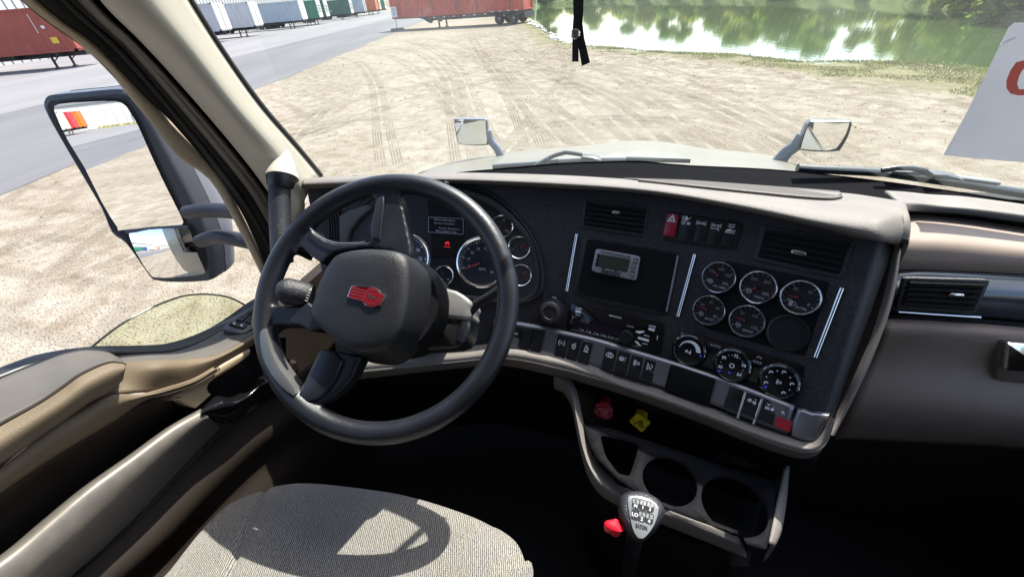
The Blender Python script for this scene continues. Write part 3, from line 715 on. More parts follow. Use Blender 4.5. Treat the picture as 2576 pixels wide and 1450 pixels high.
# containers behind the truck, seen in the driver mirrors
back = [('yellow', -28, 'same', 'yellow container at the left end of the convex mirror'), ('white', -38, 'same', 'plain white container between the yellow and maroon ones in the convex mirror'), ('maroon', -48, 'same', 'maroon container in the convex mirror'),
        ('green', -58, 'same', 'green container beside the maroon one in the convex mirror'), ('navy', -68, 'same', 'dark blue container in the convex mirror'), ('cream', -101, 'same', 'cream container cut by the edge of the flat mirror'),
        ('crim', -105.2, 'same', 'bright crimson container beside the orange one in the flat mirror'), ('orange', -109.6, 'same', 'bright orange container at the end of the row in the flat mirror')]
for c, y, k, lb in back: trailer('shipping_container', XA, y, c, '', k, label=lb, group='containers reflected in the driver mirrors')
def mk9(o, L_, W_, H_, z0):
    p = Marks(); p.text('9', Vector((.02, W_/2, z0 + H_*.5)), Vector((0,1,0)), UP, 1.0, Vector((1,0,0)), bold=.05); sub(p.build('number', INK), o)
# ---- warehouse
WWA = M('white_metal_cladding', (.42,.43,.42), .5, var=.04, vscale=.3); DRK = M('grey_flashing', (.18,.19,.22), .5)
wh = thing('warehouse', 'long white ribbed metal warehouse behind the row of trailers', 'warehouse', (-47.5, 0, 0))
bm = bmesh.new(); y = -142.; k = 0
while y < 175:
    add_box(bm, (-.1, y + .45, 4.8), .2, .9, 9.6); add_box(bm, (.03, y + .95, 4.8), .12, .10, 9.6); y += 1.0
sub(frombm('wall', bm, WWA, ang=20), wh)
bm = bmesh.new(); add_box(bm, (.05, 16, 9.7), .5, 318, .35); add_box(bm, (-15, 16, 9.9), 30, 318, .2); sub(frombm('roof', bm, DRK, ang=20), wh)
wg = thing('warehouse_wing', 'white end wall with a small framed door, reflected in the flat driver mirror', 'warehouse', (-30, -142, 0))
bm = bmesh.new(); add_box(bm, (0, -.1, 3.0), 36, .2, 6.0)
for k in range(18): add_box(bm, (-17 + 2*k, .03, 3.0), .12, .10, 6.0)
sub(frombm('wall', bm, WWA, ang=20), wg)
bm = bmesh.new(); add_box(bm, (-3, .05, 6.1), 28, .5, .4); sub(frombm('roof_edge', bm, DRK, ang=20), wg)
bm = bmesh.new(); add_box(bm, (1.1, .12, 1.2), 1.6, .1, 2.3); sub(frombm('door', bm, WHT, ang=20), wg)
bm = bmesh.new()
for a, b, c, d in ((.2, 1.25, .14, 2.5), (2.0, 1.25, .14, 2.5), (1.1, 2.5, 1.94, .14)): add_box(bm, (a, .16, b), c, .12, d)
sub(frombm('door_frame', bm, DRK, ang=20), wg)
yc = trailer('shipping_container', -23.4, -140.5, 'yellow', '', 'same', z0=.1, L_=5.0, W_=2.4, H_=1.5, label='low yellow container marked 9 standing on the ground by the white end wall', group='containers reflected in the driver mirrors', legs=False)
p = Marks(); p.text('9', Vector((-.8, 2.43, .9)), Vector((-1,0,0)), UP, 1.0, Vector((0,1,0)), bold=.05); sub(p.build('number', INK), yc)
v = []; f = []
for i in range(2500): blade(rn.uniform(-36, -18), rn.uniform(-138.5, -136), .3, rn.uniform(.2,.6), .08)
tag(mesh('grass', v, f, GRS), 'strip of weeds along the foot of the white end wall', 'grass', None, 'stuff')

# ---- the big red trailer parked across the yard
A_ = Vector((3.5, 48.35, 0)); dirn = Vector((-.885, .466, 0)).normalized()
o = thing('semi_trailer', 'large faded red container on a black tandem chassis parked across the sand by the pond', 'trailer', A_)
ang = math.atan2(dirn.y, dirn.x); o.rotation_euler = (0, 0, ang)     # local x runs from the tail to the nose, camera side is local +y
LB = 16.1
bm = bodybm(LB, 2.5, 2.9, 1.12, .03, .3)
for q in bm.verts: q.co = Vector((q.co.x + LB, q.co.y - 2.5, q.co.z))
RS = paint('sun_faded_red_steel', (.55,.08,.055), .45, .18)
nt_ = RS.node_tree; b_ = nt_.nodes['Principled BSDF']
tx_ = nt_.nodes.new('ShaderNodeTexCoord'); mp_ = nt_.nodes.new('ShaderNodeMapping'); mp_.inputs['Scale'].default_value = (3.5, 3.5, .5); nt_.links.new(tx_.outputs['Object'], mp_.inputs[0])
ns_ = nt_.nodes.new('ShaderNodeTexNoise'); ns_.inputs['Scale'].default_value = 1.6; ns_.inputs['Detail'].default_value = 8; nt_.links.new(mp_.outputs[0], ns_.inputs[0])
rp_ = nt_.nodes.new('ShaderNodeValToRGB'); rp_.color_ramp.elements[0].position = .52; rp_.color_ramp.elements[1].position = .68; nt_.links.new(ns_.outputs[0], rp_.inputs[0])
mx_ = nt_.nodes.new('ShaderNodeMixRGB'); nt_.links.new(rp_.outputs[0], mx_.inputs[0]); mx_.inputs[1].default_value = (.55,.08,.055,1); mx_.inputs[2].default_value = (.17,.05,.045,1); nt_.links.new(mx_.outputs[0], b_.inputs[0])
sub(frombm('container_body', bm, RS, ang=20), o)
bm = bmesh.new(); add_prism(bm, [Vector((x, -.3, z)) for x, z in ((.05,.86),(.05,1.16),(16.0,1.16),(16.0,1.06),(12.6,1.04),(12.0,.9),(11.4,.55),(11.1,.5),(10.8,.72),(3.0,.72),(2.8,.8))], Vector((0,1,0)), 0, .16)
add_prism(bm, [Vector((x, -2.3, z)) for x, z in ((.05,.86),(.05,1.16),(16.0,1.16),(16.0,1.06),(12.6,1.04),(12.0,.9),(11.4,.55),(11.1,.5),(10.8,.72),(3.0,.72),(2.8,.8))], Vector((0,1,0)), 0, .16)
for k in range(9): add_box(bm, (.6 + k*1.3, -1.25, .95), .12, 1.9, .16)
add_box(bm, (.0, -1.25, .75), .12, 2.3, .5)
sub(frombm('chassis_frame', bm, STL, ang=20), o)
for xx in (1.15, 2.75):
    for yy in (-.14, -2.36):
        wq = lathe('wheel', [(.20,-.14),(.43,-.15),(.50,-.11),(.51,0),(.50,.11),(.43,.15),(.30,.13),(.29,.05),(.0,.05)], Vector((xx, yy, .51)), Vector((0,1,0)), TYR, seg=28, cap=False); sub(wq, o)
        rq = lathe('rim', [(.30,.14),(.28,.10),(.27,.03),(.16,.03),(.13,.10),(.0,.12)], Vector((xx, yy, .51)), Vector((0,1,0)), RIMM, seg=24); sub(rq, wq)
for yy in (-.5, -2.0):
    bm = bmesh.new(); add_box(bm, (10.3, yy, .5), .14, .14, .95); add_box(bm, (10.3, yy, .04), .34, .26, .07); sub(frombm('landing_leg', bm, STL, ang=20), o)
NY = Vector((0,1,0)); p = Marks(); q = Marks()
def rct(pm, x0, x1, z0, z1, yy): pm.poly([Vector((x0, yy, z0)), Vector((x1, yy, z0)), Vector((x1, yy, z1)), Vector((x0, yy, z1))], NY)
for k in range(12): rct(p if k % 2 == 0 else q, 4.2 + k*.62, 4.2 + k*.62 + .34, .95, 1.03, -.13)
for k in range(4): rct(p, .6 + k*.9, .95 + k*.9, 1.12, 1.18, .012)
sub(p.build('white_reflector_tape', WHT), o); sub(q.build('red_reflector_tape', REDD), o)
p = Marks(); rct(p, 1.15, 1.55, 2.22, 2.62, .012); p.poly([Vector((.3,.012,2.22)), Vector((.8,.012,2.22)), Vector((.55,.012,2.62))], NY); sub(p.build('yellow_warning_decal', YEL), o)
# ---- sign on a concrete foot
sg = thing('yard_sign', 'small white sign on a thin post with a concrete foot by the red trailer nose', 'sign', (-10.3, 55.2, 0))
bm = bmesh.new(); add_box(bm, (0, 0, .12), 1.3, .8, .26); sub(frombm('concrete_foot', bm, CON, ang=20), sg)
sub(tube('post', [Vector((0,0,.2)), Vector((0,0,1.7))], .035, RIMM), sg)
bm = bmesh.new(); add_box(bm, (0, -.05, 1.75), .62, .03, .95); pb = sub(frombm('sign_board', bm, WHT, ang=20), sg)
p = Marks()
for k in range(4): p.line(Vector((-.18, -.07, 2.02 - .17*k)), Vector((.18, -.07, 2.02 - .17*k)), .05, Vector((0,-1,0)))
q = p.build('print_line', INK); sub(q, pb)
# leaning white marker post at the water side
sg = thing('marker_post', 'leaning white marker post behind the tail of the red trailer', 'post', (4.6, 49, -.2))
sub(tube('post', [Vector((0,0,-.2)), Vector((.25,0,2.2))], .06, WHT), sg)
# ================================================================== THE TRUCK
def ringfan(name, ol, c, n, prof, mat, parent=None, ang=50, cap=True):
    n = n.normalized(); k = len(ol); bm = bmesh.new(); rings = []; cen = None
    for s, h in prof:
        if s == 0: cen = bm.verts.new(c + n * h); rings.append(None); continue
        rings.append([bm.verts.new(c + (p - c) * s + n * h) for p in ol])
    for a, b in zip(rings, rings[1:]):
        if a is None:
            for i in range(k): bm.faces.new((cen, b[i], b[(i+1) % k]))
        else:
            for i in range(k): bm.faces.new((a[i], a[(i+1) % k], b[(i+1) % k], b[i]))
    if cap and rings[-1]: bm.faces.new(rings[-1])
    return frombm(name, bm, mat, parent, ang)
def holed(name, outer, holes, n, th, mat, parent=None):
    bm = bmesh.new(); es = []
    for loop in [outer] + holes:
        v = [bm.verts.new(p) for p in loop]
        es += [bm.edges.new((v[i], v[(i+1) % len(v)])) for i in range(len(v))]
    bmesh.ops.triangle_fill(bm, use_beauty=True, edges=es)
    o = frombm(name, bm, mat, parent, 15)
    if o.data.polygons and o.data.polygons[0].normal.dot(n) < 0: o.data.flip_normals()
    md = o.modifiers.new('thickness', 'SOLIDIFY'); md.thickness = th; md.offset = -1
    return o
def c2(px, k=1): return splp(px, k, True)

# ---- cab shell
cab = thing('truck_cab', 'cab of the parked truck: cream windshield pillar, windshield, pale hood and dark floor', 'truck cab', T(0, 0, 1.28))
def tbox(name, l0, l1, f0, f1, z0, z1, mat, par=cab, bev=0):
    bm = bmesh.new(); vs = []
    add_prism(bm, [T(l0, f0, z0), T(l1, f0, z0), T(l1, f1, z0), T(l0, f1, z0)], UP, 0, z1 - z0, bev)
    return frombm(name, bm, mat, par)
CARP = M('black_floor_mat', (.010, .009, .009), .9, bump=.5, bscale=200, dist=.002)
HEAD = M('grey_headliner', (.20, .185, .165), .9)
tbox('cab_floor', -1.0, 1.02, -1.55, 1.25, 1.24, 1.28, CARP)
tbox('roof', -1.02, 1.04, -1.6, .52, 3.12, 3.18, HEAD)
tbox('rear_wall', -1.0, 1.02, -1.6, -1.56, 1.2, 3.12, HEAD)
tbox('firewall', -.95, 1.0, 1.20, 1.24, 1.24, 2.06, PIT)
# left and right sides behind and below the door windows
tbox('side_wall', -1.01, -.97, -1.6, -.38, 1.24, 3.12, HEAD)
tbox('side_wall', .99, 1.03, -1.6, -.45, 1.24, 3.12, HEAD)
tbox('side_wall', .99, 1.03, -.45, 1.22, 1.24, 1.98, BRN)
tbox('side_wall', -1.0, -.96, .62, 1.22, 1.24, 1.84, BRN)
tbox('sun_block_shelf', -.84, .98, .90, 1.22, 1.99, 2.01, PIT)  # unseen board added to keep sun out of the footwell
bm = bmesh.new(); add_tube(bm, [T(.98, 1.02, 2.0), T(1.0, .82, 2.6), T(1.0, .50, 3.14)], .07, 8); frombm('right_pillar', bm, CREAM, cab)
bm = bmesh.new(); add_tube(bm, [T(-.95, .62, 3.13), T(1.0, .50, 3.14)], .06, 8); frombm('windshield_header', bm, HEAD, cab)

# pillar trim, seals, window frame: profile lines running down the picture's left side
E1 = [(440,-60),(475,0),(560,135),(650,262),(740,366),(804,442)]
E1b = [(452,-60),(488,0),(572,133),(661,258),(750,362),(815,441)]
E2 = [(205,-60),(250,0),(366,117),(500,266),(633,426),(742,580)]
E2m = [(232,-60),(275,0),(392,116),(523,262),(655,416),(757,552)]
Em = [(330,-60),(370,0),(480,135),(590,275),(700,400),(768,500)]
Eridge = [(170,-60),(213,0),(333,110),(500,300),(650,483),(728,620)]
Er0 = [(150,-60),(192,0),(311,112),(480,305),(634,495),(716,650)]
Er1 = [(190,-60),(234,0),(352,114),(516,292),(662,470),(735,600)]
Ed = [(85,-60),(130,0),(270,110),(430,300),(590,500),(690,690)]
E4b = [(50,-60),(90,0),(233,107),(333,213),(500,393),(595,508),(668,665)]
E4 = [(5,-60),(50,0),(233,140),(333,253),(466,416),(555,482),(661,687)]
E4b = [(45,-60),(92,0),(236,108),(336,212),(500,375),(560,440),(604,525),(680,690)]
E4 = [(0,-60),(50,0),(233,140),(333,253),(466,412),(525,450),(585,548),(661,700)]
def lerpn(pts, n):
    L_ = [0]
    for a, b in zip(pts, pts[1:]): L_.append(L_[-1] + math.dist(a, b))
    out = []
    for i in range(n):
        t = L_[-1] * i / (n - 1); j = max(k for k in range(len(L_)) if L_[k] <= t + 1e-9); j = min(j, len(pts) - 2)
        s = (t - L_[j]) / (L_[j+1] - L_[j]); out.append((lerp(pts[j][0], pts[j+1][0], s), lerp(pts[j][1], pts[j+1][1], s)))
    return out
def prow(px, lat, n=9):
    a, b = px[0], px[1]
    if a[1] <= -60: px = [(a[0] - (b[0]-a[0])/(b[1]-a[1])*160, a[1] - 160)] + px[1:]
    return [on('l', lat, *q) for q in lerpn(splp(px, 6), n)]
N_ = 14
loft('pillar_cover', [prow(E2, -.835, N_), prow(E2m, -.80, N_), prow(Em, -.755, N_), prow(E1, -.765, N_)], 3, 5, CREAM, cab, .012)
prw = prow(E1, -.768, 40); prb = prow(E1b, -.770, 40)
tube('windshield_edge_seal', [a.lerp(b, .15) for a, b in zip(prw, prb)], .007, SEAL, cab, 10)
loft('windshield_edge_band', [[p for p in prw], [p for p in prb]], 1, 1, M('black_glass_border', (.008,.008,.009), .25), cab, .001)
# dotted edge of the black border
dm = bmesh.new(); DOTM = M('black_dot_print', (.01,.01,.01), .4)
def dots(pa, nrm_hint, count, rad, rows=2, gap=.0062):
    P_ = spl(pa, 10); Ls = [0]
    for a, b in zip(P_, P_[1:]): Ls.append(Ls[-1] + (b - a).length)
    for r_ in range(rows):
        for i in range(count):
            t = Ls[-1] * (i + .5 * r_) / count; j = max(k for k in range(len(Ls)) if Ls[k] <= t + 1e-9); j = min(j, len(P_) - 2)
            c = P_[j].lerp(P_[j+1], (t - Ls[j]) / max(1e-6, Ls[j+1] - Ls[j])); tt = (P_[j+1] - P_[j]).normalized()
            s = tt.cross((c - CAMP).normalized()).normalized() * nrm_hint; c = c + s * gap * (r_ + .6); rr = rad * (1 - .3 * r_); tt2 = tt
            vs_ = [dm.verts.new(c + (tt2 * math.cos(a) + s * math.sin(a)) * rr) for a in [k*math.pi/3 for k in range(6)]]; dm.faces.new(vs_)
dots(prb, -1, 150, .0021)
loft('door_seal', [prow(E4b, -.905, N_), prow(Ed, -.90, N_), prow(Er0, -.87, N_)], 3, 3, SEAL, cab, .01)
tube('seal_bead', prow([(110,-60),(160,0),(290,118),(455,305),(612,505),(702,668)], -.885, 24), .005, SEAL, cab, 8)
loft('door_opening_trim', [prow(Er0, -.868, N_), prow(Eridge, -.85, N_), prow(Er1, -.86, N_)], 3, 4, RIDGE, cab, .006)
loft('inner_seal', [prow(Er1, -.862, N_), prow([(198,-60),(243,0),(360,116),(508,276),(648,445),(738,590)], -.875, N_), prow(E2, -.845, N_)], 3, 3, SEAL, cab, .006)
# grab handle on the pillar
gh = tube('grab_handle', [P(*Z('D1', (715,480)), .93), P(*Z('D1', (705,620)), .93), P(*Z('D1', (712,900)), .925), P(*Z('D1', (725,1120)), .92), P(*Z('D1', (735,1260)), .915)], .0225, BLK, cab, 20)
tube('collar', [P(*Z('D1', (720,445)), .928), P(*Z('D1', (718,500)), .928), P(*Z('D1', (712,555)), .929)], [.030,.029,.0265], BLK2, gh, 22)
tube('handle_cap', spl([P(*Z('D1', (745,165)), .955), P(*Z('D1', (745,270)), .945), P(*Z('D1', (735,390)), .932), P(*Z('D1', (730,470)), .926)], 4), [.003,.008,.012,.015,.018,.021,.0235,.026,.028,.030,.032,.0335,.034], CREAM, gh, 24, flat=.8)

# ---- windshield glass, black lower border, deck, wipers
L3 = [(804,442),(1000,452),(1160,431),(1294,420),(1404,410),(1494,406),(1609,404),(1730,414),(1955,425),(2225,454),(2574,506),(2760,540)]
L3f = [.87,1.02,1.14,1.20,1.235,1.25,1.26,1.25,1.22,1.15,1.03,.95]
l3 = [on('f', f_, *q) for q, f_ in zip(L3, L3f)]
top = [T(lerp(-.72, 1.0, i/11.), [.60,.66,.70,.72,.73,.735,.735,.73,.72,.70,.64,.58][i], 3.12) for i in range(12)]
mid = [a.lerp(b, .5) + FT * .05 for a, b in zip(l3, top)]
loft('windshield', [l3, mid, top], 3, 6, WGL, cab)
L2 = [(765,449),(1000,438),(1192,434),(1287,434),(1416,439),(1520,445),(1596,450),(1740,453),(1866,459),(2118,481),(2271,504),(2420,524),(2575,543),(2760,570)]
L2f = [.88,.99,1.03,1.04,1.04,1.035,1.03,1.01,.99,.93,.90,.90,.90,.90]
l2 = [on('f', f_, *q) for q, f_ in zip(L2, L2f)]
def resamp(pts, n):
    Ls = [0]
    for a, b in zip(pts, pts[1:]): Ls.append(Ls[-1] + (b - a).length)
    out = []
    for i in range(n):
        t = Ls[-1]*i/(n-1); j = max(k for k in range(len(Ls)) if Ls[k] <= t + 1e-9); j = min(j, len(pts)-2)
        out.append(pts[j].lerp(pts[j+1], (t - Ls[j])/max(1e-9, Ls[j+1]-Ls[j])))
    return out
a_ = resamp(spl(l3, 6), 30); b_ = resamp(spl(l2, 6), 30)
loft('defroster_deck', [[p - UP*.002 for p in a_], [p.lerp(q, .5) - UP * .035 for p, q in zip(a_, b_)], [q - UP * .012 for q in b_]], 1, 6, FELT, cab)
bbd = [p + UP * .022 - FT * .004 for p in a_]
loft('windshield_lower_band', [[p + UP*0 - FT*.004 for p in a_], [p - UP * .03 + FT*.0 for p in a_]], 1, 1, FELT, cab)
dots([p - FT * .006 for p in a_[3:]], -1, 420, .0024)
frombm('border_dots', dm, DOTM, cab)
# hood
HX = [(1094,420),(1154,408),(1234,397),(1334,388),(1434,380),(1512,374),(1554,368),(1609,365),(1680,369),(1731,376),(1821,390),(1911,398),(1978,406),(2040,424),(2120,450)]
crest = [on('f', 2.25 - .012 * abs(i - 7)**1.3, *q) for i, q in enumerate(HX)]
near = []
for i, p in enumerate(crest):
    t = toT(p); near.append(T(t.x * .98, 1.32 - .0035*(i-7)**2, min(2.03, t.z + .20) - .0006*(i-7)**2))
midr = [T(toT(a).x*.5 + toT(b).x*.5, toT(a).y*.45 + toT(b).y*.55, max(toT(a).z, 0)*.5 + toT(b).z*.5 - .004) for a, b in zip(crest, near)]
front = [T(toT(a).x * .96, toT(a).y + .55, toT(a).z - .16) for a in crest]
front2 = [T(toT(a).x * .9, toT(a).y + 1.0, toT(a).z - .55) for a in crest]
hood = loft('hood', [near, midr, crest, front, front2], 3, 6, PAINT, cab, .01)
for s_ in (-1, 1):
    e = crest[0] if s_ < 0 else crest[-1]; nr = near[0] if s_ < 0 else near[-1]; fr = front[0] if s_ < 0 else front[-1]
    pts = [nr, e, fr]
    loft('hood_side', [pts, [p + RT * s_ * .10 - UP * .15 for p in pts], [p + RT * s_ * .16 - UP * .9 for p in pts]], 4, 4, PAINT, hood)
# outside skin of the cab, seen only in mirrors
tbox('outer_door_skin', -1.045, -1.02, -.38, .95, 1.0, 1.80, PAINT); tbox('outer_door_skin', 1.04, 1.065, -.38, 1.1, 1.0, 1.97, PAINT)
tbox('sleeper_side', -1.045, -1.02, -1.62, -.38, 1.0, 3.2, PAINT); tbox('sleeper_side', 1.04, 1.065, -1.62, -.38, 1.0, 3.2, PAINT)

WIP = M('wiper_black', (.035,.045,.055), .35); WIPG = M('wiper_grey', (.22,.235,.25), .5)
wp = thing('wiper', 'left wiper lying low on the glass above the middle of the dash', 'wiper', P(1500, 400, 1.2), 'windshield wipers')
def wf(k, pts, f_=1.30): return [on('f', f_, *Z(k, *[q])) if False else on('f', f_, *q) for q in (Z(k, *pts) if len(pts) > 1 else [Z(k, *pts)])]
tube('wiper_arm', wf('B8', [(1430,378),(1520,340),(1640,308),(1740,318),(1850,335)]), .0065, WIP, wp, 8)
prism('pivot_block', wf('B8', [(1828,382),(1862,322),(1990,330),(2060,352),(2095,374)]), -FT, 0, .03, WIP, wp, .004)
tube('wiper_blade', wf('B8', [(730,492),(900,478),(1200,460),(1550,425)]), .009, WIP, wp, 8)
prism('blade_clip', wf('B8', [(1250,445),(1400,360),(1430,350),(1445,420),(1440,440)]), -FT, .0, .02, WIP, wp, .003)
tube('wiper_linkage', wf('B8', [(1550,414),(1850,400),(2100,394),(2400,392)], 1.31), .009, WIPG, wp, 8)
tube('wiper_linkage', wf('A3', [(350,888),(540,893),(710,897)], 1.31), .008, WIP, wp, 8)
wp = thing('wiper', 'right wiper, a long dark blade running out of frame on the passenger side', 'wiper', P(2350, 460, 1.2), 'windshield wipers')
tube('wiper_blade', wf('A3', [(1310,938),(1400,945),(1800,965),(2200,1022),(2600,1085)], 1.17), .013, WIP, wp, 8, flat=.8)
tube('wiper_linkage', wf('A3', [(1830,958),(2020,966),(2200,992),(2430,1022)], 1.15), .010, WIPG, wp, 8, flat=.6)
tube('wiper_arm', wf('A3', [(1780,952),(1870,938),(1950,940),(2030,955)], 1.14), .006, WIP, wp, 8)
prism('pivot_block', wf('A3', [(2015,975),(2035,948),(2110,952),(2170,968),(2205,982)], 1.14), -FT, 0, .03, WIP, wp, .004)

# ---- driver door
door = thing('driver_door', 'tan driver door with padded armrest, switch pod and brushed trim bar, its glass lowered', 'door', T(-.95, .3, 1.3))
loft('window_frame', [prow(E4, -.915, N_), prow([((a[0]+b[0])/2+3, (a[1]+b[1])/2-3) for a, b in zip(E4, E4b)], -.90, N_), prow(E4b, -.91, N_)], 3, 3, BEIGE, door, .015)
def DL(lat, *pts):
    return [on('l', lat, *q) for q in pts]
def dloft(name, rows, *a, **k):     # door panels run on past the seat towards the rear
    return loft(name, [[r[0] - FT*.6, r[0] - FT*.4, r[0] - FT*.2] + r for r in rows], *a, **k)
def DLb(lat, *pts):
    return [on('l', lerp(-.945, lat, max(0., min(1., (q[0] - 215) / 70.))), *q) for q in pts]   # tucks in behind the armrest pad
S0 = [(-150,985),(0,925),(102,890),(228,872),(358,869),(440,858),(532,822),(621,762),(662,738)]          # sill / glass line
S1 = [(-150,1010),(0,950),(120,905),(228,890),(365,889),(455,879),(545,838),(633,776),(670,752)]
S3 = [(-150,1080),(0,1005),(120,950),(240,915),(386,905),(470,902),(535,893),(600,862),(700,800)]     # front edge of the shelf
S4 = [(-150,1300),(0,1176),(120,1085),(276,994),(386,985),(493,959),(568,911),(630,872),(720,810)]
dloft('sill_seal', [DL(-.935, *S0), DL(-.925, *S0[:5], *[(x+4, y+4) for x, y in S0[5:]]), DL(-.905, *S1)], 4, 3, BLK2, door, .008)
dloft('door_shelf', [DLb(-.905, *S1), DLb(-.86, *[((a[0]+b[0])/2, (a[1]+b[1])/2) for a, b in zip(S1, S3)]), DLb(-.822, *S3)], 6, 6, PAD, door, .01)
dloft('door_upper_panel', [DLb(-.822, *S3), DLb(-.808, *[(x*.8+u*.2, y*.8+v_*.2+2) for (x, y), (u, v_) in zip(S3, S4)]), DLb(-.806, *[((a[0]+b[0])/2, (a[1]+b[1])/2) for a, b in zip(S3, S4)]), DLb(-.812, *S4)], 6, 5, LEA, door, .01)
# armrest pad
A0 = [(-160,1025),(0,952),(102,911),(169,884),(215,873),(262,879),(300,898)]
A1 = [(-160,1085),(0,1002),(102,955),(169,925),(230,906),(278,898),(308,906)]
A2 = [(-160,1150),(0,1061),(102,1005),(160,966),(205,935),(270,908),(313,912)]
A3_ = [(-160,1215),(0,1115),(102,1050),(160,1012),(215,970),(285,935),(315,925)]
A4_ = [(-160,1265),(0,1168),(90,1106),(160,1058),(225,1012),(278,985),(309,955)]
dloft('armrest_pad', [DL(-.90, *A0), DL(-.855, *A1), DL(-.80, *A2)], 6, 6, PAD, door, .010)
dloft('armrest_front', [DL(-.80, *A2), DL(-.778, *A3_), DL(-.785, *A4_)], 6, 6, LEA, door, .010)
tube('armrest_stitching', [p + RT*.001 for p in spl(DL(-.798, *[(x, y+4) for x, y in A2]), 5)], .0028, BRN, door, 6)
S5 = [(-150,1350),(0,1240),(120,1158),(205,1107),(300,1050),(358,1010),(420,985),(486,964),(540,935)]
S4b = [(-150,1300),(0,1176),(120,1085),(205,1035),(276,994),(350,990),(410,983),(493,955),(550,920)]
dloft('armrest_lower_lip', [DL(-.80, *S4b), DL(-.795, *[((a[0]+b[0])/2, (a[1]+b[1])/2) for a, b in zip(S4b, S5)]), DL(-.815, *S5)], 5, 4, LEA, door, .008)
# dark map pocket
PK = [(-150,1420),(0,1310),(120,1215),(205,1160),(300,1100),(400,1055),(520,1010),(600,965),(700,905)]
PK2 = [(-150,1560),(0,1470),(120,1360),(205,1260),(300,1180),(430,1100),(520,1050),(640,985),(740,905)]
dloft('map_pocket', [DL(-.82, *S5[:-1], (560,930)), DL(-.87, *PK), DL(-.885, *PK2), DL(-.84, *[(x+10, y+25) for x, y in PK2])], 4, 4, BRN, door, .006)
# brushed trim bar
B0 = [(-190,1530),(0,1393),(100,1310),(205,1225),(320,1145),(419,1074),(501,1028)]
B1 = [(-110,1530),(60,1400),(150,1325),(250,1235),(355,1152),(450,1080),(517,1040)]
B2 = [(60,1560),(140,1450),(230,1370),(330,1275),(400,1200),(480,1115),(536,1057)]
BARM = M('brushed_gunmetal_trim', (.20,.18,.16), .48, .4, bump=.2, bscale=90, dist=.0005, var=.12, vscale=60)
dloft('trim_bar', [DL(-.835, *B0), DL(-.79, *[(x*.7+u*.3, y*.7+v_*.3-3) for (x, y), (u, v_) in zip(B0, B1)]), DL(-.775, *B1), DL(-.775, *[((a[0]+b[0])/2, (a[1]+b[1])/2) for a, b in zip(B1, B2)]), DL(-.80, *B2), DL(-.83, *[(x+22, y+18) for x, y in B2])], 6, 5, BARM, door, .004)
eb = [Z('D2', q) for q in ((430,1200),(500,1140),(565,1085),(620,1072),(690,1085),(760,1075),(860,1010),(990,905),(1200,760))]
ec = [Z('D2', q) for q in ((450,1225),(530,1180),(600,1150),(660,1130),(720,1135),(790,1120),(880,1070),(1010,960),(1230,820))]
ed = [Z('D2', q) for q in ((478,1258),(560,1285),(640,1290),(700,1280),(760,1250),(840,1190),(930,1120),(1050,1030),(1270,900))]
loft('gloss_end_cap', [DL(-.81, *eb), DL(-.775, *ec), DL(-.772, *[((a[0]+b[0])/2, (a[1]+b[1])/2) for a, b in zip(ec, ed)]), DL(-.79, *ed), DL(-.83, *[(x+10, y+12) for x, y in ed])], 5, 5, GLB, door, .004)
DP = [(-60,1560),(150,1470),(250,1390),(350,1300),(430,1215),(520,1125),(600,1055),(700,985),(800,900)]
lowr = [DL(-.83, *DP), DL(-.80, *[(x+60, y+45) for x, y in DP]), DL(-.82, *[(x+105, y+75) for x, y in DP]), DL(-.795, *[(x+170, y+120) for x, y in DP]), DL(-.82, *[(x+260, y+185) for x, y in DP]), DL(-.84, *[(x+420, y+330) for x, y in DP]), DL(-.84, *[(x+600, y+520) for x, y in DP])]
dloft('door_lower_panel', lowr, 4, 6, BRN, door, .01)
# pull handle recess with black bowl
prism('handle_recess', DL(-.84, *[Z('D2', q) for q in ((300,1240),(160,1110),(560,860),(980,560),(1250,520),(1250,850),(760,1110),(480,1250))]), RT, -.02, 0, PIT, door)
ph = [Z('D2', q) for q in ((150,1125),(185,1082),(300,1010),(480,895),(680,768),(800,700),(905,640),(925,640),(918,690),(800,790),(680,862),(590,915),(535,960),(520,1005),(530,1040),(558,1062),(490,1130),(412,1197),(340,1175),(260,1120),(200,1122))]
prism('pull_handle', DL(-.805, *ph), RT, -.03, 0, BEIGE, door, .007, 3)
# switch pod
sp = [Z('D2', q) for q in ((650,455),(700,400),(860,290),(960,235),(1100,230),(1100,330),(900,480),(840,512),(690,485))]
podn = (on('l',-.84,*Z('D2',(700,480))) - on('l',-.90,*Z('D2',(700,400))))
pc = on('l', -.865, *Z('D2', (780,430))); pp = Pl(pc, Vector((.45*RT.x, .45*RT.y, .89)))
pod = prism('switch_pod', pp.hits(rrect(sp, .3, 3)), pp.n, -.012, .008, MIRB, door, .003)
for q in (((705,430),(740,395),(895,430),(850,470)), ((770,385),(865,318),(910,325),(905,345),(830,405)), ((860,405),(905,360),(990,380),(940,430)), ((870,318),(960,262),(1020,270),(930,330))):
    prism('window_switch', pp.hits(rrect([Z('D2', a) for a in q], .2, 2)), pp.n, .008, .013, BLK2, pod, .001)
k_ = Marks()
for c in ((762,423), (830,440)):
    a = pp.hit(Z('D2', c)); b = (pp.hit(Z('D2', (c[0]+10, c[1]))) - a).normalized(); u_ = pp.n.cross(b); k_.arc(a, b, u_, .002, 0, 6.28, .0009, pp.n, .0136, 10); k_.poly([a + b*.003 - u_*.003, a + b*.003, a - b*.002, a - b*.002 - u_*.003], pp.n, .0136)
k_.build('switch_icon', MARK, pod)
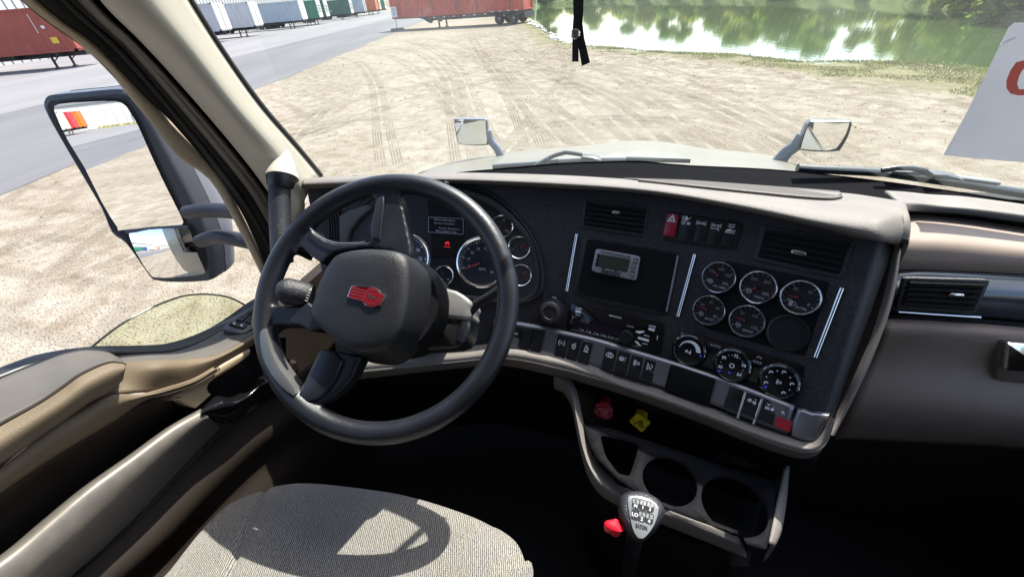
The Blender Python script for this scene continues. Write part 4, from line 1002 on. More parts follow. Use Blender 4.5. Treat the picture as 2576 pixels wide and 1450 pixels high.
# lowered glass
GPX = [(228,874),(300,818),(380,774),(440,750),(480,741),(530,740),(580,749),(632,775),(640,790),(560,850),(440,900),(300,905)]
prism('window_pane', DL(-.945, *splp(GPX[:8], 4), *GPX[8:]), RT, -.002, .002, SGL, door)
tube('glass_edge', DL(-.945, *splp([(215,884)] + GPX[:8], 6)), .0022, M('glass_edge_tint', (.10,.11,.075), .3), door, 6)

# ---- driver side mirror
def aim(c, r):  # normal of a flat mirror at c that sends the sight line to direction r
    return (r.normalized() - (c - CAMP).normalized()).normalized()
sm = thing('door_mirror', 'tall dark driver side mirror with a convex glass below the flat one', 'mirror', on('l', -1.2, 600, 560))
gc = P(290, 420, 1.24)
bk = lambda az, el: Vector((-math.sin(R(az))*math.cos(R(el)), -math.cos(R(az))*math.cos(R(el)), math.sin(R(el))))
n1 = aim(P(300, 340, 1.24), bk(13, -1.6)); mp1 = Pl(gc, n1)
fr = [(208,130),(222,95),(260,85),(400,72),(500,62),(575,60),(612,75),(650,110),(700,200),(780,350),(860,500),(930,640),(985,780),(1000,900),(1003,940),(985,960),(850,968),(740,960),(700,930),(600,790),(530,735),(480,620),(380,450),(280,280),(225,180)]
frp = Z('A4', *fr); fr3 = mp1.hits(splp(frp, 3, True)); cen = sum(fr3, Vector()) / len(fr3)
# shell: rim ring then a rounded back pushed forward
hb = bmesh.new(); rings = []
bkv = FT * 1.0 + RT * .05
for s, f_ in ((.90, .012), (.955, -.004), (1.0, .0), (1.005, .012), (1.005, .05), (.97, .085), (.85, .115), (.5, .135)):
    rings.append([hb.verts.new(cen + (p - cen) * s + bkv * f_) for p in fr3])
for a, b in zip(rings, rings[1:]):
    for i in range(len(a)): hb.faces.new((a[i], a[(i+1) % len(a)], b[(i+1) % len(a)], b[i]))
hb.faces.new(rings[-1]); hb.faces.new(rings[0][::-1])
frombm('mirror_housing', hb, MIRB, sm, 50)
rings = []; hb = bmesh.new()
for s, f_ in ((1.009, .055), (1.004, .075), (.985, .10), (.88, .128), (.5, .15)):
    rings.append([hb.verts.new(cen + (p - cen) * s + bkv * f_) for p in fr3])
for a, b in zip(rings, rings[1:]):
    for i in range(len(a)): hb.faces.new((a[i], a[(i+1) % len(a)], b[(i+1) % len(a)], b[i]))
hb.faces.new(rings[-1]); frombm('outer_shell', hb, MIRL, sm, 50)
g1 = [(255,150),(278,130),(420,118),(545,116),(590,135),(612,165),(650,228),(700,340),(760,470),(820,590),(862,675),(860,692),(830,703),(580,722),(555,712),(480,590),(400,430),(320,300),(268,190)]
prism('flat_mirror_glass', Pl(gc + n1*.004, n1).hits(splp(Z('A4', *g1), 2, True)), n1, -.004, 0, MIR, sm)
def sheet(name, ol, c, n, rad, mat, parent, rings=12):
    bm = bmesh.new(); prev = None; k = len(ol); cv = bm.verts.new(c + n * 0)
    mx = max((p - c).length for p in ol); base = rad - math.sqrt(rad*rad - mx*mx)
    cv.co = c + n * base
    for j in range(1, rings + 1):
        s = j / rings; rg = []
        for p in ol:
            q = (p - c) * s; q -= n * q.dot(n); r_ = q.length; rg.append(bm.verts.new(c + q + n * (base - (rad - math.sqrt(rad*rad - r_*r_)))))
        for i in range(k):
            if prev: bm.faces.new((prev[i], prev[(i+1) % k], rg[(i+1) % k], rg[i]))
            else: bm.faces.new((cv, rg[i], rg[(i+1) % k]))
        prev = rg
    o = frombm(name, bm, mat, parent, 80)
    if sum(p.normal.dot(n) for p in o.data.polygons) < 0: o.data.flip_normals()
    return o
g2 = [(614,728),(720,718),(840,710),(885,711),(905,740),(935,830),(965,908),(955,930),(850,942),(745,945),(712,932),(660,850),(628,790)]
c2c = mp1.hit(Z('A4', (790, 830))); n2 = aim(c2c, bk(11, -4.5)); p2 = Pl(c2c + n1*.006, n1)
o2 = Pl(p2.p + n1*.008, n2).hits(splp(Z('A4', *g2), 3, True)); sheet('convex_mirror_glass', o2, sum(o2, Vector())/len(o2), n2, .55, MIR, sm)
rim_t = [mp1.hit(Z('A4', q)) + n1*.006 for q in ((600,728),(720,715),(860,705),(890,706))]
tube('glass_divider', rim_t, .006, MIRB, sm, 8)
for pts, f_ in ((((890,640),(960,630),(1060,632),(1150,640)), 0), (((950,775),(1020,752),(1110,765),(1230,790)), 0)):
    q = [on('l', l_, *Z('A4', a)) for a, l_ in zip(pts, (-1.26, -1.17, -1.07, -.97))]
    tube('mirror_arm', spl(q, 4), .023, M('mirror_arm_black', (.022,.025,.036), .55, spec=.25), sm, 16, flat=.9)

# ---- hood mirrors
HM = M('hood_mirror_shell', (.11,.135,.18), .3, coat=.3)
def hoodmirror(lab, k, glass_px, rim_px, arm_px, rad, f_, az, el, side):
    c = on('f', f_, *Z(k, (sum(p[0] for p in rim_px)/len(rim_px), sum(p[1] for p in rim_px)/len(rim_px))))
    o = thing('hood_mirror', lab, 'mirror', c, 'hood mounted mirrors')
    nm = aim(c, bk(az, el)); pl = Pl(c, (nm + (CAMP - c).normalized() + -FT).normalized())
    rm = pl.hits(splp(Z(k, *rim_px), 3, True)); cc = sum(rm, Vector())/len(rm)
    ringfan('mirror_shell', rm, cc, pl.n, [(.93, -.003), (.97, .006), (1.0, .003), (1.02, -.012), (1.0, -.05), (.8, -.08), (.4, -.095)], HM, o)
    ringfan('mirror_rim', rm, cc, pl.n, [(.90, .002), (.915, .0085), (.955, .0085), (.985, .004), (.985, -.01)], SEAL, o, cap=False)
    gl = Pl(cc + pl.n*.012, nm).hits(splp(Z(k, *glass_px), 3, True)); sheet('mirror_glass', gl, sum(gl, Vector())/len(gl), nm, rad, MIR, o)
    ap = [on('f', a[2], *Z(k, (a[0], a[1]))) for a in arm_px]
    tube('mirror_stalk', spl(ap, 4), [lerp(.026, .034, i/(4.*(len(ap)-1))) for i in range(4*(len(ap)-1)+1)], HM, o, 14, flat=.7)
hoodmirror('left hood mirror showing coloured containers, on a grey blue stalk', 'C7', [(175,250),(800,240),(1060,250),(1100,300),(1150,950),(1120,985),(700,995),(300,975),(260,940),(200,650)],
  [(125,210),(170,195),(1000,195),(1120,215),(1165,330),(1190,960),(1130,1015),(850,1035),(350,1000),(255,975),(180,700),(130,400)], [(1170,560,2.27),(1260,880,2.27),(1450,1120,2.27),(1600,1400,2.27),(1700,1560,2.27)], .55, 2.25, 12, -14, -1)
hoodmirror('right hood mirror showing a green verge, on a grey blue stalk', 'C8', [(1000,270),(1850,290),(2020,290),(2000,420),(1900,720),(1720,1040),(1550,1070),(700,1030),(650,980),(720,700),(850,380)],
  [(920,245),(1000,235),(1980,245),(2075,280),(2060,400),(1960,700),(1760,1040),(1660,1085),(1250,1110),(650,1060),(580,980),(640,760),(800,360)], [(700,640,2.17),(500,930,2.17),(250,1120,2.17),(60,1340,2.17),(-80,1500,2.17)], .55, 2.15, -14, -14, 1)
# ================================================================== DASHBOARD
dash = thing('dashboard', 'tan topped dashboard with a black face full of gauges, vents and rocker switches', 'dashboard', T(0, .8, 1.9))
FT_ = [(772,476),(950,466),(1121,461),(1384,472),(1627,488),(1853,528),(2042,569),(2150,597),(2215,608),(2250,614)]
FB_ = [(850,905),(950,905),(1130,885),(1330,892),(1560,965),(1750,1022),(1905,1072),(2005,1108),(2062,1100),(2098,1045)]
FTd = [1.0,.985,.972,.93,.865,.79,.725,.69,.672,.685]
FBd = [1.01,1.0,.985,.945,.885,.815,.755,.718,.70,.715]
tr_ = [P(x, y, d) for (x, y), d in zip(FT_, FTd)]; br_ = [P(x, y, d) for (x, y), d in zip(FB_, FBd)]
face = loft('dash_face', [tr_, [a.lerp(b, .33) for a, b in zip(tr_, br_)], [a.lerp(b, .66) for a, b in zip(tr_, br_)], br_], 6, 6, BLK, dash)
bvh = BVHTree.FromPolygons([v.co for v in face.data.vertices], [tuple(p.vertices) for p in face.data.polygons])
def fp(q, r_=40):
    hits = []
    for dx, dy in ((0,0),(r_,0),(-r_,0),(0,r_*.6),(0,-r_*.6)):
        h = bvh.ray_cast(CAMP, ray(q[0]+dx, q[1]+dy).normalized())
        if h[0] is not None: hits.append(h[0])
        elif (dx, dy) == (0, 0): hits.append(P(q[0], q[1], .8))
    if len(hits) < 5:
        h = bvh.find_nearest(hits[0]); n = h[1]
    else: n = (hits[1] - hits[2]).cross(hits[3] - hits[4])
    if n.dot(CAMP - hits[0]) < 0: n = -n
    return Pl(hits[0], n)
def cenpx(pts): return (sum(p[0] for p in pts)/len(pts), sum(p[1] for p in pts)/len(pts))
def plate(name, px, h0, h1, mat, par=dash, bev=.002, rr=.12, pl=None, seg=2):
    pl = pl or fp(cenpx(px)); return prism(name, pl.hits(rrect(px, rr, 4) if rr else px), pl.n, h0, h1, mat, par, bev, seg), pl
# tan side return of the pod
tanside = [(2250,614,.684),(2228,720,.69),(2196,830,.695),(2152,935,.70),(2105,1035,.71),(2080,1085,.705)]
tb = [(2266,600,.684),(2250,720,.69),(2224,815,.697),(2178,930,.705),(2126,1035,.715),(2098,1088,.712)]
loft('pod_side_trim', [[P(*q) for q in tanside], [P(*q) - FT*.006 for q in [((a[0]+b_[0])/2, (a[1]+b_[1])/2, a[2]-.002) for a, b_ in zip(tanside, tb)]], [P(*q) for q in tb], [P(*q) + FT*.03 - RT*.012 for q in tb]], 5, 4, TAN, dash)
# tan top pad
l0 = [P(x, y, d - .004) for (x, y), d in zip(FT_, FTd)]; l0[-1] = P(2262, 618, .67)
X1 = [(763,458),(950,450),(1110,447),(1384,456),(1627,473),(1853,508),(2042,545),(2150,562),(2215,570),(2272,566)]
X0 = [(764,468),(950,461),(1115,455),(1384,466),(1627,484),(1853,522),(2042,563),(2150,588),(2215,604),(2268,600)]
X2 = [(766,451),(950,445),(1110,440),(1384,449),(1627,463),(1853,492),(2042,522),(2150,536),(2215,540),(2270,536)]
X3 = [(768,449),(1000,439),(1192,435),(1400,440),(1596,451),(1800,459),(1950,470),(2060,480),(2150,488),(2262,505)]
r1 = [P(x, y, d - .034) for (x, y), d in zip(X1, FTd)]; r0 = [P(x, y, d - .034) for (x, y), d in zip(X0, FTd)]
r2 = [P(x, y, d - .012) for (x, y), d in zip(X2, FTd)]
r3 = [on('f', f_, *q) for q, f_ in zip(X3, (.885,.99,1.03,1.04,1.03,1.0,.96,.935,.915,.89))]
pad = loft('dash_top_pad', [l0, r0, r1, r2, [a.lerp(b, .5) + UP*.003 for a, b in zip(r2, r3)], r3], 6, 6, TAN, dash)
er = [r0[-1], r1[-1], r2[-1], r3[-1]]
loft('pad_end', [er, [p + RT*.012 - UP*.006 for p in er], [p + RT*.016 - UP*.05 for p in er]], 3, 3, TAN, pad)
el_ = [l0[0], r0[0], r1[0], r2[0], r3[0]]
ec_ = sum(el_, Vector())/5 - RT*.01
mesh('pad_end', el_ + [ec_], [(i, i+1, 5) for i in range(4)] + [(4, 0, 5)], TAN, pad)
# document tray: flat sheet on the pad, recess shade put into its colour
padb = BVHTree.FromPolygons([v.co for v in pad.data.vertices], [tuple(p.vertices) for p in pad.data.polygons])
def onpad(q):
    h = padb.ray_cast(CAMP, ray(*q).normalized()); return h[0] if h[0] is not None else on('f', 1.0, *q)
tg = [onpad(q) + UP*.0025 for q in Z('A3', (330,1000),(700,1012),(1100,1042),(1480,1071),(1540,1074),(1556,1090),(1520,1110),(1350,1104),(1050,1075),(700,1040),(450,1014))]
prism('dash_tray', tg, UP, -.001, .0005, TRAY, pad)
tube('tray_lip', spl([onpad(q) + UP*.003 for q in Z('A3', (420,1016),(700,1046),(1050,1082),(1300,1107),(1480,1118),(1550,1108))], 4), .003, TAN, pad, 8)
# lower tan lip
Lp = [(860,918),(1130,897),(1270,884),(1400,905),(1480,930),(1560,962),(1670,998),(1790,1043),(1900,1085),(1981,1112),(2035,1122),(2068,1102),(2092,1050)]
Lq = [(860,945),(1130,915),(1270,905),(1400,930),(1480,950),(1545,968),(1660,1007),(1780,1052),(1890,1097),(1974,1127),(2038,1138),(2080,1112),(2104,1040)]
def dof(x): 
    xs_ = [850,1130,1330,1560,1750,1905,2005,2098]; ds_ = [1.0,.985,.945,.885,.815,.755,.718,.70]
    for i in range(len(xs_)-1):
        if x <= xs_[i+1]: return lerp(ds_[i], ds_[i+1], max(0, (x-xs_[i]))/(xs_[i+1]-xs_[i]))
    return .70
lp = [P(x, y, dof(x) - .030) for x, y in Lp]; lq = [P(x, y, dof(x) - .028) for x, y in Lq]
up_ = [P(x - (x-1500)*.01, y - 22, dof(x) - .006) for x, y in Lp]; up_[-1] = P(2088,1040,.70); up_[-2] = P(2060,1085,.69)
un = [P(x - 10, y + 14, dof(x) + .02) for x, y in Lq]
loft('dash_lower_lip', [up_, lp, [a.lerp(b, .5) - FT*.004 for a, b in zip(lp, lq)], lq, un], 5, 5, TAN, dash)
und = [P(x - 40, y + 60, dof(x) + .22) for x, y in Lq]
loft('dash_underside', [un, und, [p + FT*.05 - UP*.25 for p in und]], 4, 3, PIT, dash)

# ---- switch band
SB = Z('B6', (100,340),(360,362),(700,420),(960,478),(1450,588),(1950,740),(2500,905)) + Z('B7', (540,528),(1000,700),(1400,858))
SBb = Z('B6', (60,660),(320,700),(760,788),(920,822),(1390,942),(1860,1090),(2240,1200)) + Z('B7', (480,822),(900,1000),(1330,1158))
a_ = [P(x, y, dof(x) - .012) for x, y in SB]; b_ = [P(x, y, dof(x) - .014) for x, y in SBb]
band = loft('switch_band', [a_, [p.lerp(q, .5) for p, q in zip(a_, b_)], b_], 4, 3, SAT, dash, .006)
tube('band_highlight', spl([P(x, y - 1, dof(x) - .010) for x, y in SB], 4), .0018, GRYD, band, 6)
endc = [Z('B7', q) for q in ((1440,868),(1600,905),(1790,922),(1720,1080),(1660,1190),(1600,1212),(1372,1150))]
eplT = fp(Z('B7', (1500, 1000)), 15); prism('band_end_cap', eplT.hits(splp(endc, 2, True)), eplT.n, .004, .022, SAT, band, .006, 3)
def icon(pm, kind, c, x, y, n, s, lf):
    A = lambda a, b: c + x * a * s + y * b * s
    if kind == 'TC': pm.text('TC', c, x, y, s*.55, n, lf, .02); pm.arc(c, x, y, s*.9, 2.2, 4.1, s*.18, n, lf); pm.arc(c, x, y, s*.9, -.95, .95, s*.18, n, lf)
    elif kind == 'clock':
        pm.arc(A(0,-.15), x, y, s*.5, 0, 6.28, s*.2, n, lf); pm.line(A(0,-.15), A(.25,.2), s*.15, n, lf); pm.line(A(-.1,.6), A(.5,.85), s*.2, n, lf); pm.line(A(-.3,-.9), A(.3,-.9), s*.2, n, lf); pm.line(A(-.5,.5), A(-.7,.2), s*.16, n, lf)
    elif kind == 'set':
        pm.arc(A(0,-.05), x, y, s*.5, 0, 6.28, s*.2, n, lf); pm.line(A(0,-.05), A(.25,.3), s*.15, n, lf); pm.text('SET', A(0,.85), x, y, s*.35, n, lf, .03); pm.line(A(-.7,-.85), A(.7,-.85), s*.28, n, lf)
    elif kind == 'engine':
        pm.arc(c, x, y, s*.42, 0, 6.28, s*.22, n, lf)
        for a, b in (((-.7,-.5),(.6,-.6)),((.6,-.6),(.95,-.2)),((.95,-.2),(.95,.3)),((.95,.3),(.6,.35)),((.6,.35),(.3,.7)),((.3,.7),(-.3,.7)),((-.3,.7),(-.95,.3)),((-.95,.3),(-.95,-.3)),((-.95,-.3),(-.7,-.5))): pm.line(A(*a), A(*b), s*.2, n, lf)
    elif kind == 'engine2':
        pm.arc(A(-.4,0), x, y, s*.3, 0, 6.28, s*.2, n, lf); pm.arc(A(-.4,0), x, y, s*.62, 0, 6.28, s*.17, n, lf, ry=s*.5)
        for a, r_ in (((.6,.45),.2),((.55,-.2),.13),((.45,-.65),.08)): pm.arc(A(*a), x, y, s*r_/2, 0, 6.28, s*r_, n, lf, 8)
    elif kind == 'regen':
        for k in range(3): pm.line(A(-.6+.22*k,.8), A(-.6+.22*k,-.8), s*.12, n, lf); pm.line(A(-.8,.4-.4*k), A(0,.4-.4*k), s*.12, n, lf)
        pm.arc(A(.5,0), x, y, s*.35, 0, 6.28, s*.2, n, lf, 7)
    elif kind == 'noex':
        pm.line(A(-.6,.9), A(.5,-.9), s*.2, n, lf); pm.line(A(-.6,-.9), A(.1,-.1), s*.2, n, lf); pm.line(A(-.6,.9), A(-.6,-.8), s*.18, n, lf); pm.arc(A(.25,.2), x, y, s*.45, -2.5, 1.8, s*.2, n, lf)
    elif kind == 'truckup':
        pm.poly([A(-1,-.1), A(-.2,-.1), A(-.2,.4), A(-.6,.4), A(-1,.1)], n, lf); pm.poly([A(.2,-.3), A(.9,-.3), A(.9,.1), A(.2,.1)], n, lf); pm.line(A(-.2,0), A(.3,-.2), s*.14, n, lf)
        for a in ((-.75,-.3),(-.35,-.3),(.4,-.5),(.75,-.5)): pm.arc(A(*a), x, y, s*.09, 0, 6.28, s*.14, n, lf, 8)
        pm.line(A(.6,.35), A(.6,.75), s*.18, n, lf)
    elif kind == 'axle':
        for k in range(3): pm.line(A(-.7+.35*k,.1), A(-.7+.35*k,-.7), s*.2, n, lf)
        pm.line(A(-.8,-.3), A(.1,-.3), s*.18, n, lf); pm.line(A(-.6,.8), A(-.2,.4), s*.2, n, lf); pm.line(A(.1,.8), A(-.2,.4), s*.2, n, lf)
        pm.poly([A(.35,-.6), A(.95,-.6), A(.95,-.05), A(.35,-.05)], n, lf); pm.arc(A(.65,-.05), x, y, s*.22, 0, 3.14, s*.14, n, lf)
    elif kind == 'lamp':
        pm.arc(A(-.35,.45), x, y, s*.3, -1.57, 1.57, s*.45, n, lf)
        for k in range(4): pm.line(A(-.5,.75-.2*k), A(-.95,.75-.2*k), s*.1, n, lf)
        pm.line(A(.75,.8), A(.1,.1), s*.14, n, lf); pm.arc(A(-.5,-.5), x, y, s*.22, 0, 6.28, s*.12, n, lf, 10)
        for k in range(8): a = k*.785; pm.line(A(-.5+.34*math.cos(a), -.5+.34*math.sin(a)), A(-.5+.5*math.cos(a), -.5+.5*math.sin(a)), s*.09, n, lf)
        pm.line(A(.2,-.25), A(.9,-.8), s*.13, n, lf); pm.line(A(.2,-.8), A(.9,-.25), s*.13, n, lf); pm.arc(A(.5,-.52), x, y, s*.2, 0, 6.28, s*.12, n, lf, 8)
    elif kind in ('beams', 'fog'):
        for sg_ in (-1, 1):
            pm.arc(A(.32*sg_,0), x, y, s*.2, 0, 6.28, s*.12, n, lf, 10)
            for k in range(3): pm.line(A(.6*sg_, .22*(k-1)), A(1.0*sg_, .36*(k-1)), s*.11, n, lf)
        if kind == 'fog': pm.line(A(-.9,-.65), A(.5,-.65), s*.15, n, lf); pm.line(A(.3,-.4), A(.7,-.95), s*.18, n, lf)
    elif kind == 'dome':
        for k in range(5): a = 3.6 + k*.55; pm.line(A(.25*math.cos(a), .6+.25*math.sin(a)), A(.65*math.cos(a), .6+.65*math.sin(a)), s*.11, n, lf)
        pm.line(A(-.6,.75), A(.6,.75), s*.12, n, lf); pm.poly([A(-.9,-.75), A(-.7,-.35), A(-.2,-.15), A(.3,-.4), A(.9,-.3), A(.9,-.5)], n, lf); pm.line(A(-.9,-.9), A(.9,-.9), s*.14, n, lf)
    elif kind == 'SPARE': pm.text('SPARE', c, x, y, s*.5, n, lf, .03)
def bank(quad, icons, lf0=.014, red=None, inset=.02, icon_t=.34, sz=.0076, par=dash):
    pl = fp(cenpx(quad)); n = pl.n; base, _ = plate('switch_bank', quad, .002, lf0, BLK2, par, .002, .06, pl)
    k = len(icons); x = (pl.hit(bil(quad, 1, .5)) - pl.hit(bil(quad, 0, .5))).normalized(); y = n.cross(x)
    if y.dot(pl.hit(bil(quad, .5, 0)) - pl.hit(bil(quad, .5, 1))) < 0: y = -y
    pm = Marks()
    for i, ic in enumerate(icons):
        s0, s1 = (i + .07) / k, (i + .93) / k
        if ic == 'none': continue
        up4 = [bil(quad, s0, .08), bil(quad, s1, .08), bil(quad, s1, .52), bil(quad, s0, .52)]; lo4 = [bil(quad, s0, .52), bil(quad, s1, .52), bil(quad, s1, .93), bil(quad, s0, .93)]
        rk = prism('rocker_switch', pl.hits(up4), n, lf0, lf0 + .004, BLK2, base, .0012)
        bm = bmesh.new(); q = pl.hits(lo4); vs_ = [bm.verts.new(p + n*lf0) for p in q] + [bm.verts.new(q[0] + n*(lf0+.004)), bm.verts.new(q[1] + n*(lf0+.004)), bm.verts.new(q[2] + n*(lf0+.009)), bm.verts.new(q[3] + n*(lf0+.009))]
        for f in ((4,5,6,7),(0,1,5,4),(1,2,6,5),(2,3,7,6),(3,0,4,7)): bm.faces.new([vs_[j] for j in f])
        ro = frombm('rocker_lower', bm, REDP if i == red else (SAT if ic == 'SPARE' else BLK2), base, 20)
        if ic != 'blank': icon(pm, ic, pl.hit(bil(quad, (i + .5) / k, icon_t)), x, y, n, sz, lf0 + .0046)
    pm.build('switch_icon', MARK, base); return base, pl
bank(Z('B6', (345,395),(815,470),(755,780),(300,690)), ['SPARE','blank','blank'])
bank(Z('B6', (965,510),(1460,620),(1385,940),(920,820)), ['TC','clock','set'])
bank(Z('B6', (1610,660),(2315,860),(2230,1195),(1545,985)), ['engine','engine2','regen','noex'])
plate('blank_panel', Z('B7', (75,382),(558,540),(480,818),(0,660)), .002, .022, PIT, dash, .002, .06)
b4, p4 = bank(Z('B7', (705,592),(1440,850),(1365,1125),(632,848)), ['blank','truckup','axle','truckup'], red=3)
for a, b in (((882,685),(800,960)),((1060,755),(970,1020))):
    tube('chrome_divider', [p4.hit(Z('B7', q)) + p4.n*.020 for q in (a, b)], .0026, CHR, b4, 8)
for qd in (Z('B6', (1452,590),(1462,620),(1390,935),(1385,940)),):
    pass
# upper switch row
q_ = Z('A6', (1035,300),(1535,378),(1488,558),(1000,482)); ub, pl = plate('upper_switch_plate', q_, .001, .006, BLK2, dash, .002, .08)
plate('hazard_switch', Z('A6', (1045,318),(1118,328),(1088,476),(1010,466)), .006, .014, REDP, ub, .003, .15, pl)
x = (pl.hit(Z('A6', (1118,328))) - pl.hit(Z('A6', (1045,318)))).normalized(); y = pl.n.cross(x)
if y.z < 0: y = -y
pm = Marks(); c = pl.hit(Z('A6', (1073,356)))
for s in (.0075, .0042):
    tri = [c + y*s*1.1, c - y*s*.75 - x*s, c - y*s*.75 + x*s]
    for i in range(3): pm.line(tri[i], tri[(i+1) % 3], .0013, pl.n, .0148)
for ic, q in (('lamp',(1165,365)),('beams',(1262,382)),('fog',(1362,398)),('dome',(1460,416))): icon(pm, ic, pl.hit(Z('A6', q)), x, y, pl.n, .0096, .0072)
pm.build('switch_icon', MARK, ub)
for i in range(4):
    qq = [bil(q_, .245 + .185*i, .08), bil(q_, .415 + .185*i, .08), bil(q_, .415 + .185*i, .92), bil(q_, .245 + .185*i, .92)]
    prism('rocker_switch', pl.hits(qq), pl.n, .006, .0068, BLK2, ub, .0006)
# vents
SLT = M('vent_slat_black', (.009,.009,.010), .6, spec=.25)
def vent(quad, tab, tabsize=.016, slats=5, pl=None, par=dash, mat=BLK2):
    pl = pl or fp(cenpx(quad)); n = pl.n
    o = prism('vent_frame', pl.hits(rrect(quad, .08, 3)), n, -.004, .004, BLK, par, .0018)
    inn = [bil(quad, s, t) for s, t in ((.05,.1),(.95,.1),(.95,.9),(.05,.9))]
    prism('vent_opening', pl.hits(inn), n, .0042, .0046, PIT, o)
    bm = bmesh.new()
    for i in range(slats):
        t = (i + .5) / slats; a, b = pl.hit(bil(inn, .02, t)), pl.hit(bil(inn, .98, t)); u = (pl.hit(bil(inn, .5, 0)) - pl.hit(bil(inn, .5, 1))).normalized()
        add_prism(bm, [a + u*.0035 , b + u*.0035, b - u*.001, a - u*.001], n, .0046, .0085)
    for i in range(4):
        s = (i + .5) / 4; a, b = pl.hit(bil(inn, s, .02)), pl.hit(bil(inn, s, .98)); u = (b - a).normalized().cross(n)
        add_prism(bm, [a + u*.0006, b + u*.0006, b - u*.0006, a - u*.0006], n, .0046, .006)
    frombm('vent_slat', bm, SLT, o, 20)
    c = pl.hit(tab); x = (pl.hit(bil(quad, 1, .5)) - pl.hit(bil(quad, 0, .5))).normalized(); y = n.cross(x)
    prism('vent_tab', [c + x*a*tabsize/2 + y*b*.0032 for a, b in ((-1,-.5),(-.7,-1),(.7,-1),(1,-.5),(1,.5),(.7,1),(-.7,1),(-1,.5))], n, .008, .013, CHR, o, .0008)
    return o, pl
vent(Z('A6', (480,212),(918,270),(890,472),(455,410)), Z('A6', (697,315)))
vent(Z('A6', (1665,392),(2292,490),(2200,752),(1605,622)), Z('A6', (1910,580)), .022)
# storage pocket with display
rq = Z('A6', (480,452),(1142,565),(1052,1002),(408,862)); pl = fp(cenpx(rq))
pk, _ = plate('pocket_frame', rq, .0, .007, BLK2, dash, .003, .10, pl)
inn = [bil(rq, s, t) for s, t in ((.045,.06),(.955,.06),(.955,.945),(.045,.945))]
prism('pocket_shade_panel', pl.hits(rrect(inn, .07, 3)), pl.n, .0072, .0076, PIT, pk)  # flush panel, the shade of a recess put into its dark colour
tube('pocket_edge', [pl.hit(q) + pl.n*.0075 for q in [bil(rq, s, t) for s, t in ((.955,.08),(.957,.5),(.955,.93))]], .0022, SAT, pk, 8)
dq = Z('D7', (560,250),(1955,495),(1820,1258),(420,960)); dpl = Pl(pl.p + pl.n*.012, pl.n)
dsp, _ = plate('display_unit', dq, -.006, .008, SIL, dash, .003, .10, dpl)
n = dpl.n; lc = Z('D7', (700,440),(1630,600),(1540,985),(620,815))
plate('display_bezel', Z('D7', (575,410),(1640,595),(1548,1000),(515,800)), .0081, .0088, BLK2, dsp, 0, .04, dpl)
plate('display_screen', lc, .0089, .0094, LCD, dsp, 0, .03, dpl)
for q in (((735,318),(1010,370),(1005,410),(725,365)),((1040,385),(1310,435),(1300,470),(1030,420)),((1340,440),(1640,495),(1635,540),(1330,480)),((1770,555),(1880,575),(1840,745),(1710,725)),((1680,795),(1820,820),(1800,910),(1665,880)),((1650,955),(1785,980),(1740,1160),(1650,1130))):
    plate('display_button', Z('D7', *q), .0081, .0092, BLK2, dsp, 0, .2, dpl); cq = cenpx(q); plate('display_key', Z('D7', *[(cq[0]+(a-cq[0])*.72, cq[1]+(b-cq[1])*.62) for a, b in q]), .0093, .0102, SIL, dsp, 0, .2, dpl)
pm = Marks(); c = dpl.hit(Z('D7', (1045,1000))); x = (dpl.hit(Z('D7', (1280,1045))) - dpl.hit(Z('D7', (810,960)))); wd_ = x.length; x.normalize(); y = n.cross(x); y = y if y.z > 0 else -y
pm.text('Bendix', c, x, y, .0150, n, .0087, .03, width=wd_*1.3)
for q in ((545,760,.003),(520,840,.0022)): pass
pm.build('display_lettering', INK, dsp)
pm = Marks()
for a, b in (((600,430),(575,590)),((562,630),(550,700)),((542,740),(535,780))): pm.line(dpl.hit(Z('D7', a)), dpl.hit(Z('D7', b)), .0035, n, .0096)
pm.build('bar_marks', SIL, dsp)
# radio
rq = Z('A6', (395,903),(1030,1045),(992,1248),(368,1102)); radio, pl = plate('radio', rq, .0, .009, GLB, dash, .002, .03); n = pl.n
x = (pl.hit(rq[1]) - pl.hit(rq[0])).normalized(); y = n.cross(x); y = y if y.z > 0 else -y
plate('radio_screen', Z('B6', (1185,300),(1900,480),(1800,600),(1150,440)), .0091, .0096, M('dark_violet_lcd', (.018,.010,.020), .2), radio, 0, .05, pl)
pm = Marks(); h = .0099
def qm(*pts): pm.poly(pl.hits(Z('B6', *pts)), n, h)
pm.text('KENWORTH', pl.hit(Z('B6', (1735,292))), x, y, .0032, n, h, .03, width=(pl.hit(Z('B6', (1815,312))) - pl.hit(Z('B6', (1655,272)))).length)
qm((1210,200),(1285,212),(1278,248),(1205,235)); qm((1212,170),(1295,183),(1293,196),(1210,182)); pm.text('Phone', pl.hit(Z('B6', (1238,270))), x, y, .0028, n, h)
qm((2180,435),(2262,455),(2255,487),(2175,466)); pm.text('AUDIO', pl.hit(Z('B6', (2228,420))), x, y, .004, n, h, .03, width=.014)
qm((2010,480),(2120,480),(2125,495),(2060,518),(2005,495)); qm((2040,555),(2185,595),(2180,628),(2035,585)); qm((1990,620),(2025,615),(2085,680),(2050,675)); pm.text('MENU', pl.hit(Z('B6', (2155,545))), x, y, .003, n, h)
qm((2095,640),(2165,655),(2165,662),(2095,650)); pm.line(pl.hit(Z('B6', (2300,540))), pl.hit(Z('B6', (2290,600))), .0012, n, h); pm.text('SOURCE', pl.hit(Z('B6', (1935,422))), x, y, .0026, n, h)
for i in range(6):
    c = pl.hit(Z('B6', (1262 + i*98, 455 + i*25))); pm.text(str(i+1), c, x, y, .0032, n, h); pm.line(c + x*.004 - y*.001, c + x*.009 - y*.001, .0016, n, h)
pm.build('radio_lettering', MARK, radio)
pm = Marks(); pm.line(pl.hit(Z('B6', (1145,460))), pl.hit(Z('B6', (1810,605))), .0022, n, h); pm.build('radio_key_strip', SAT, radio)
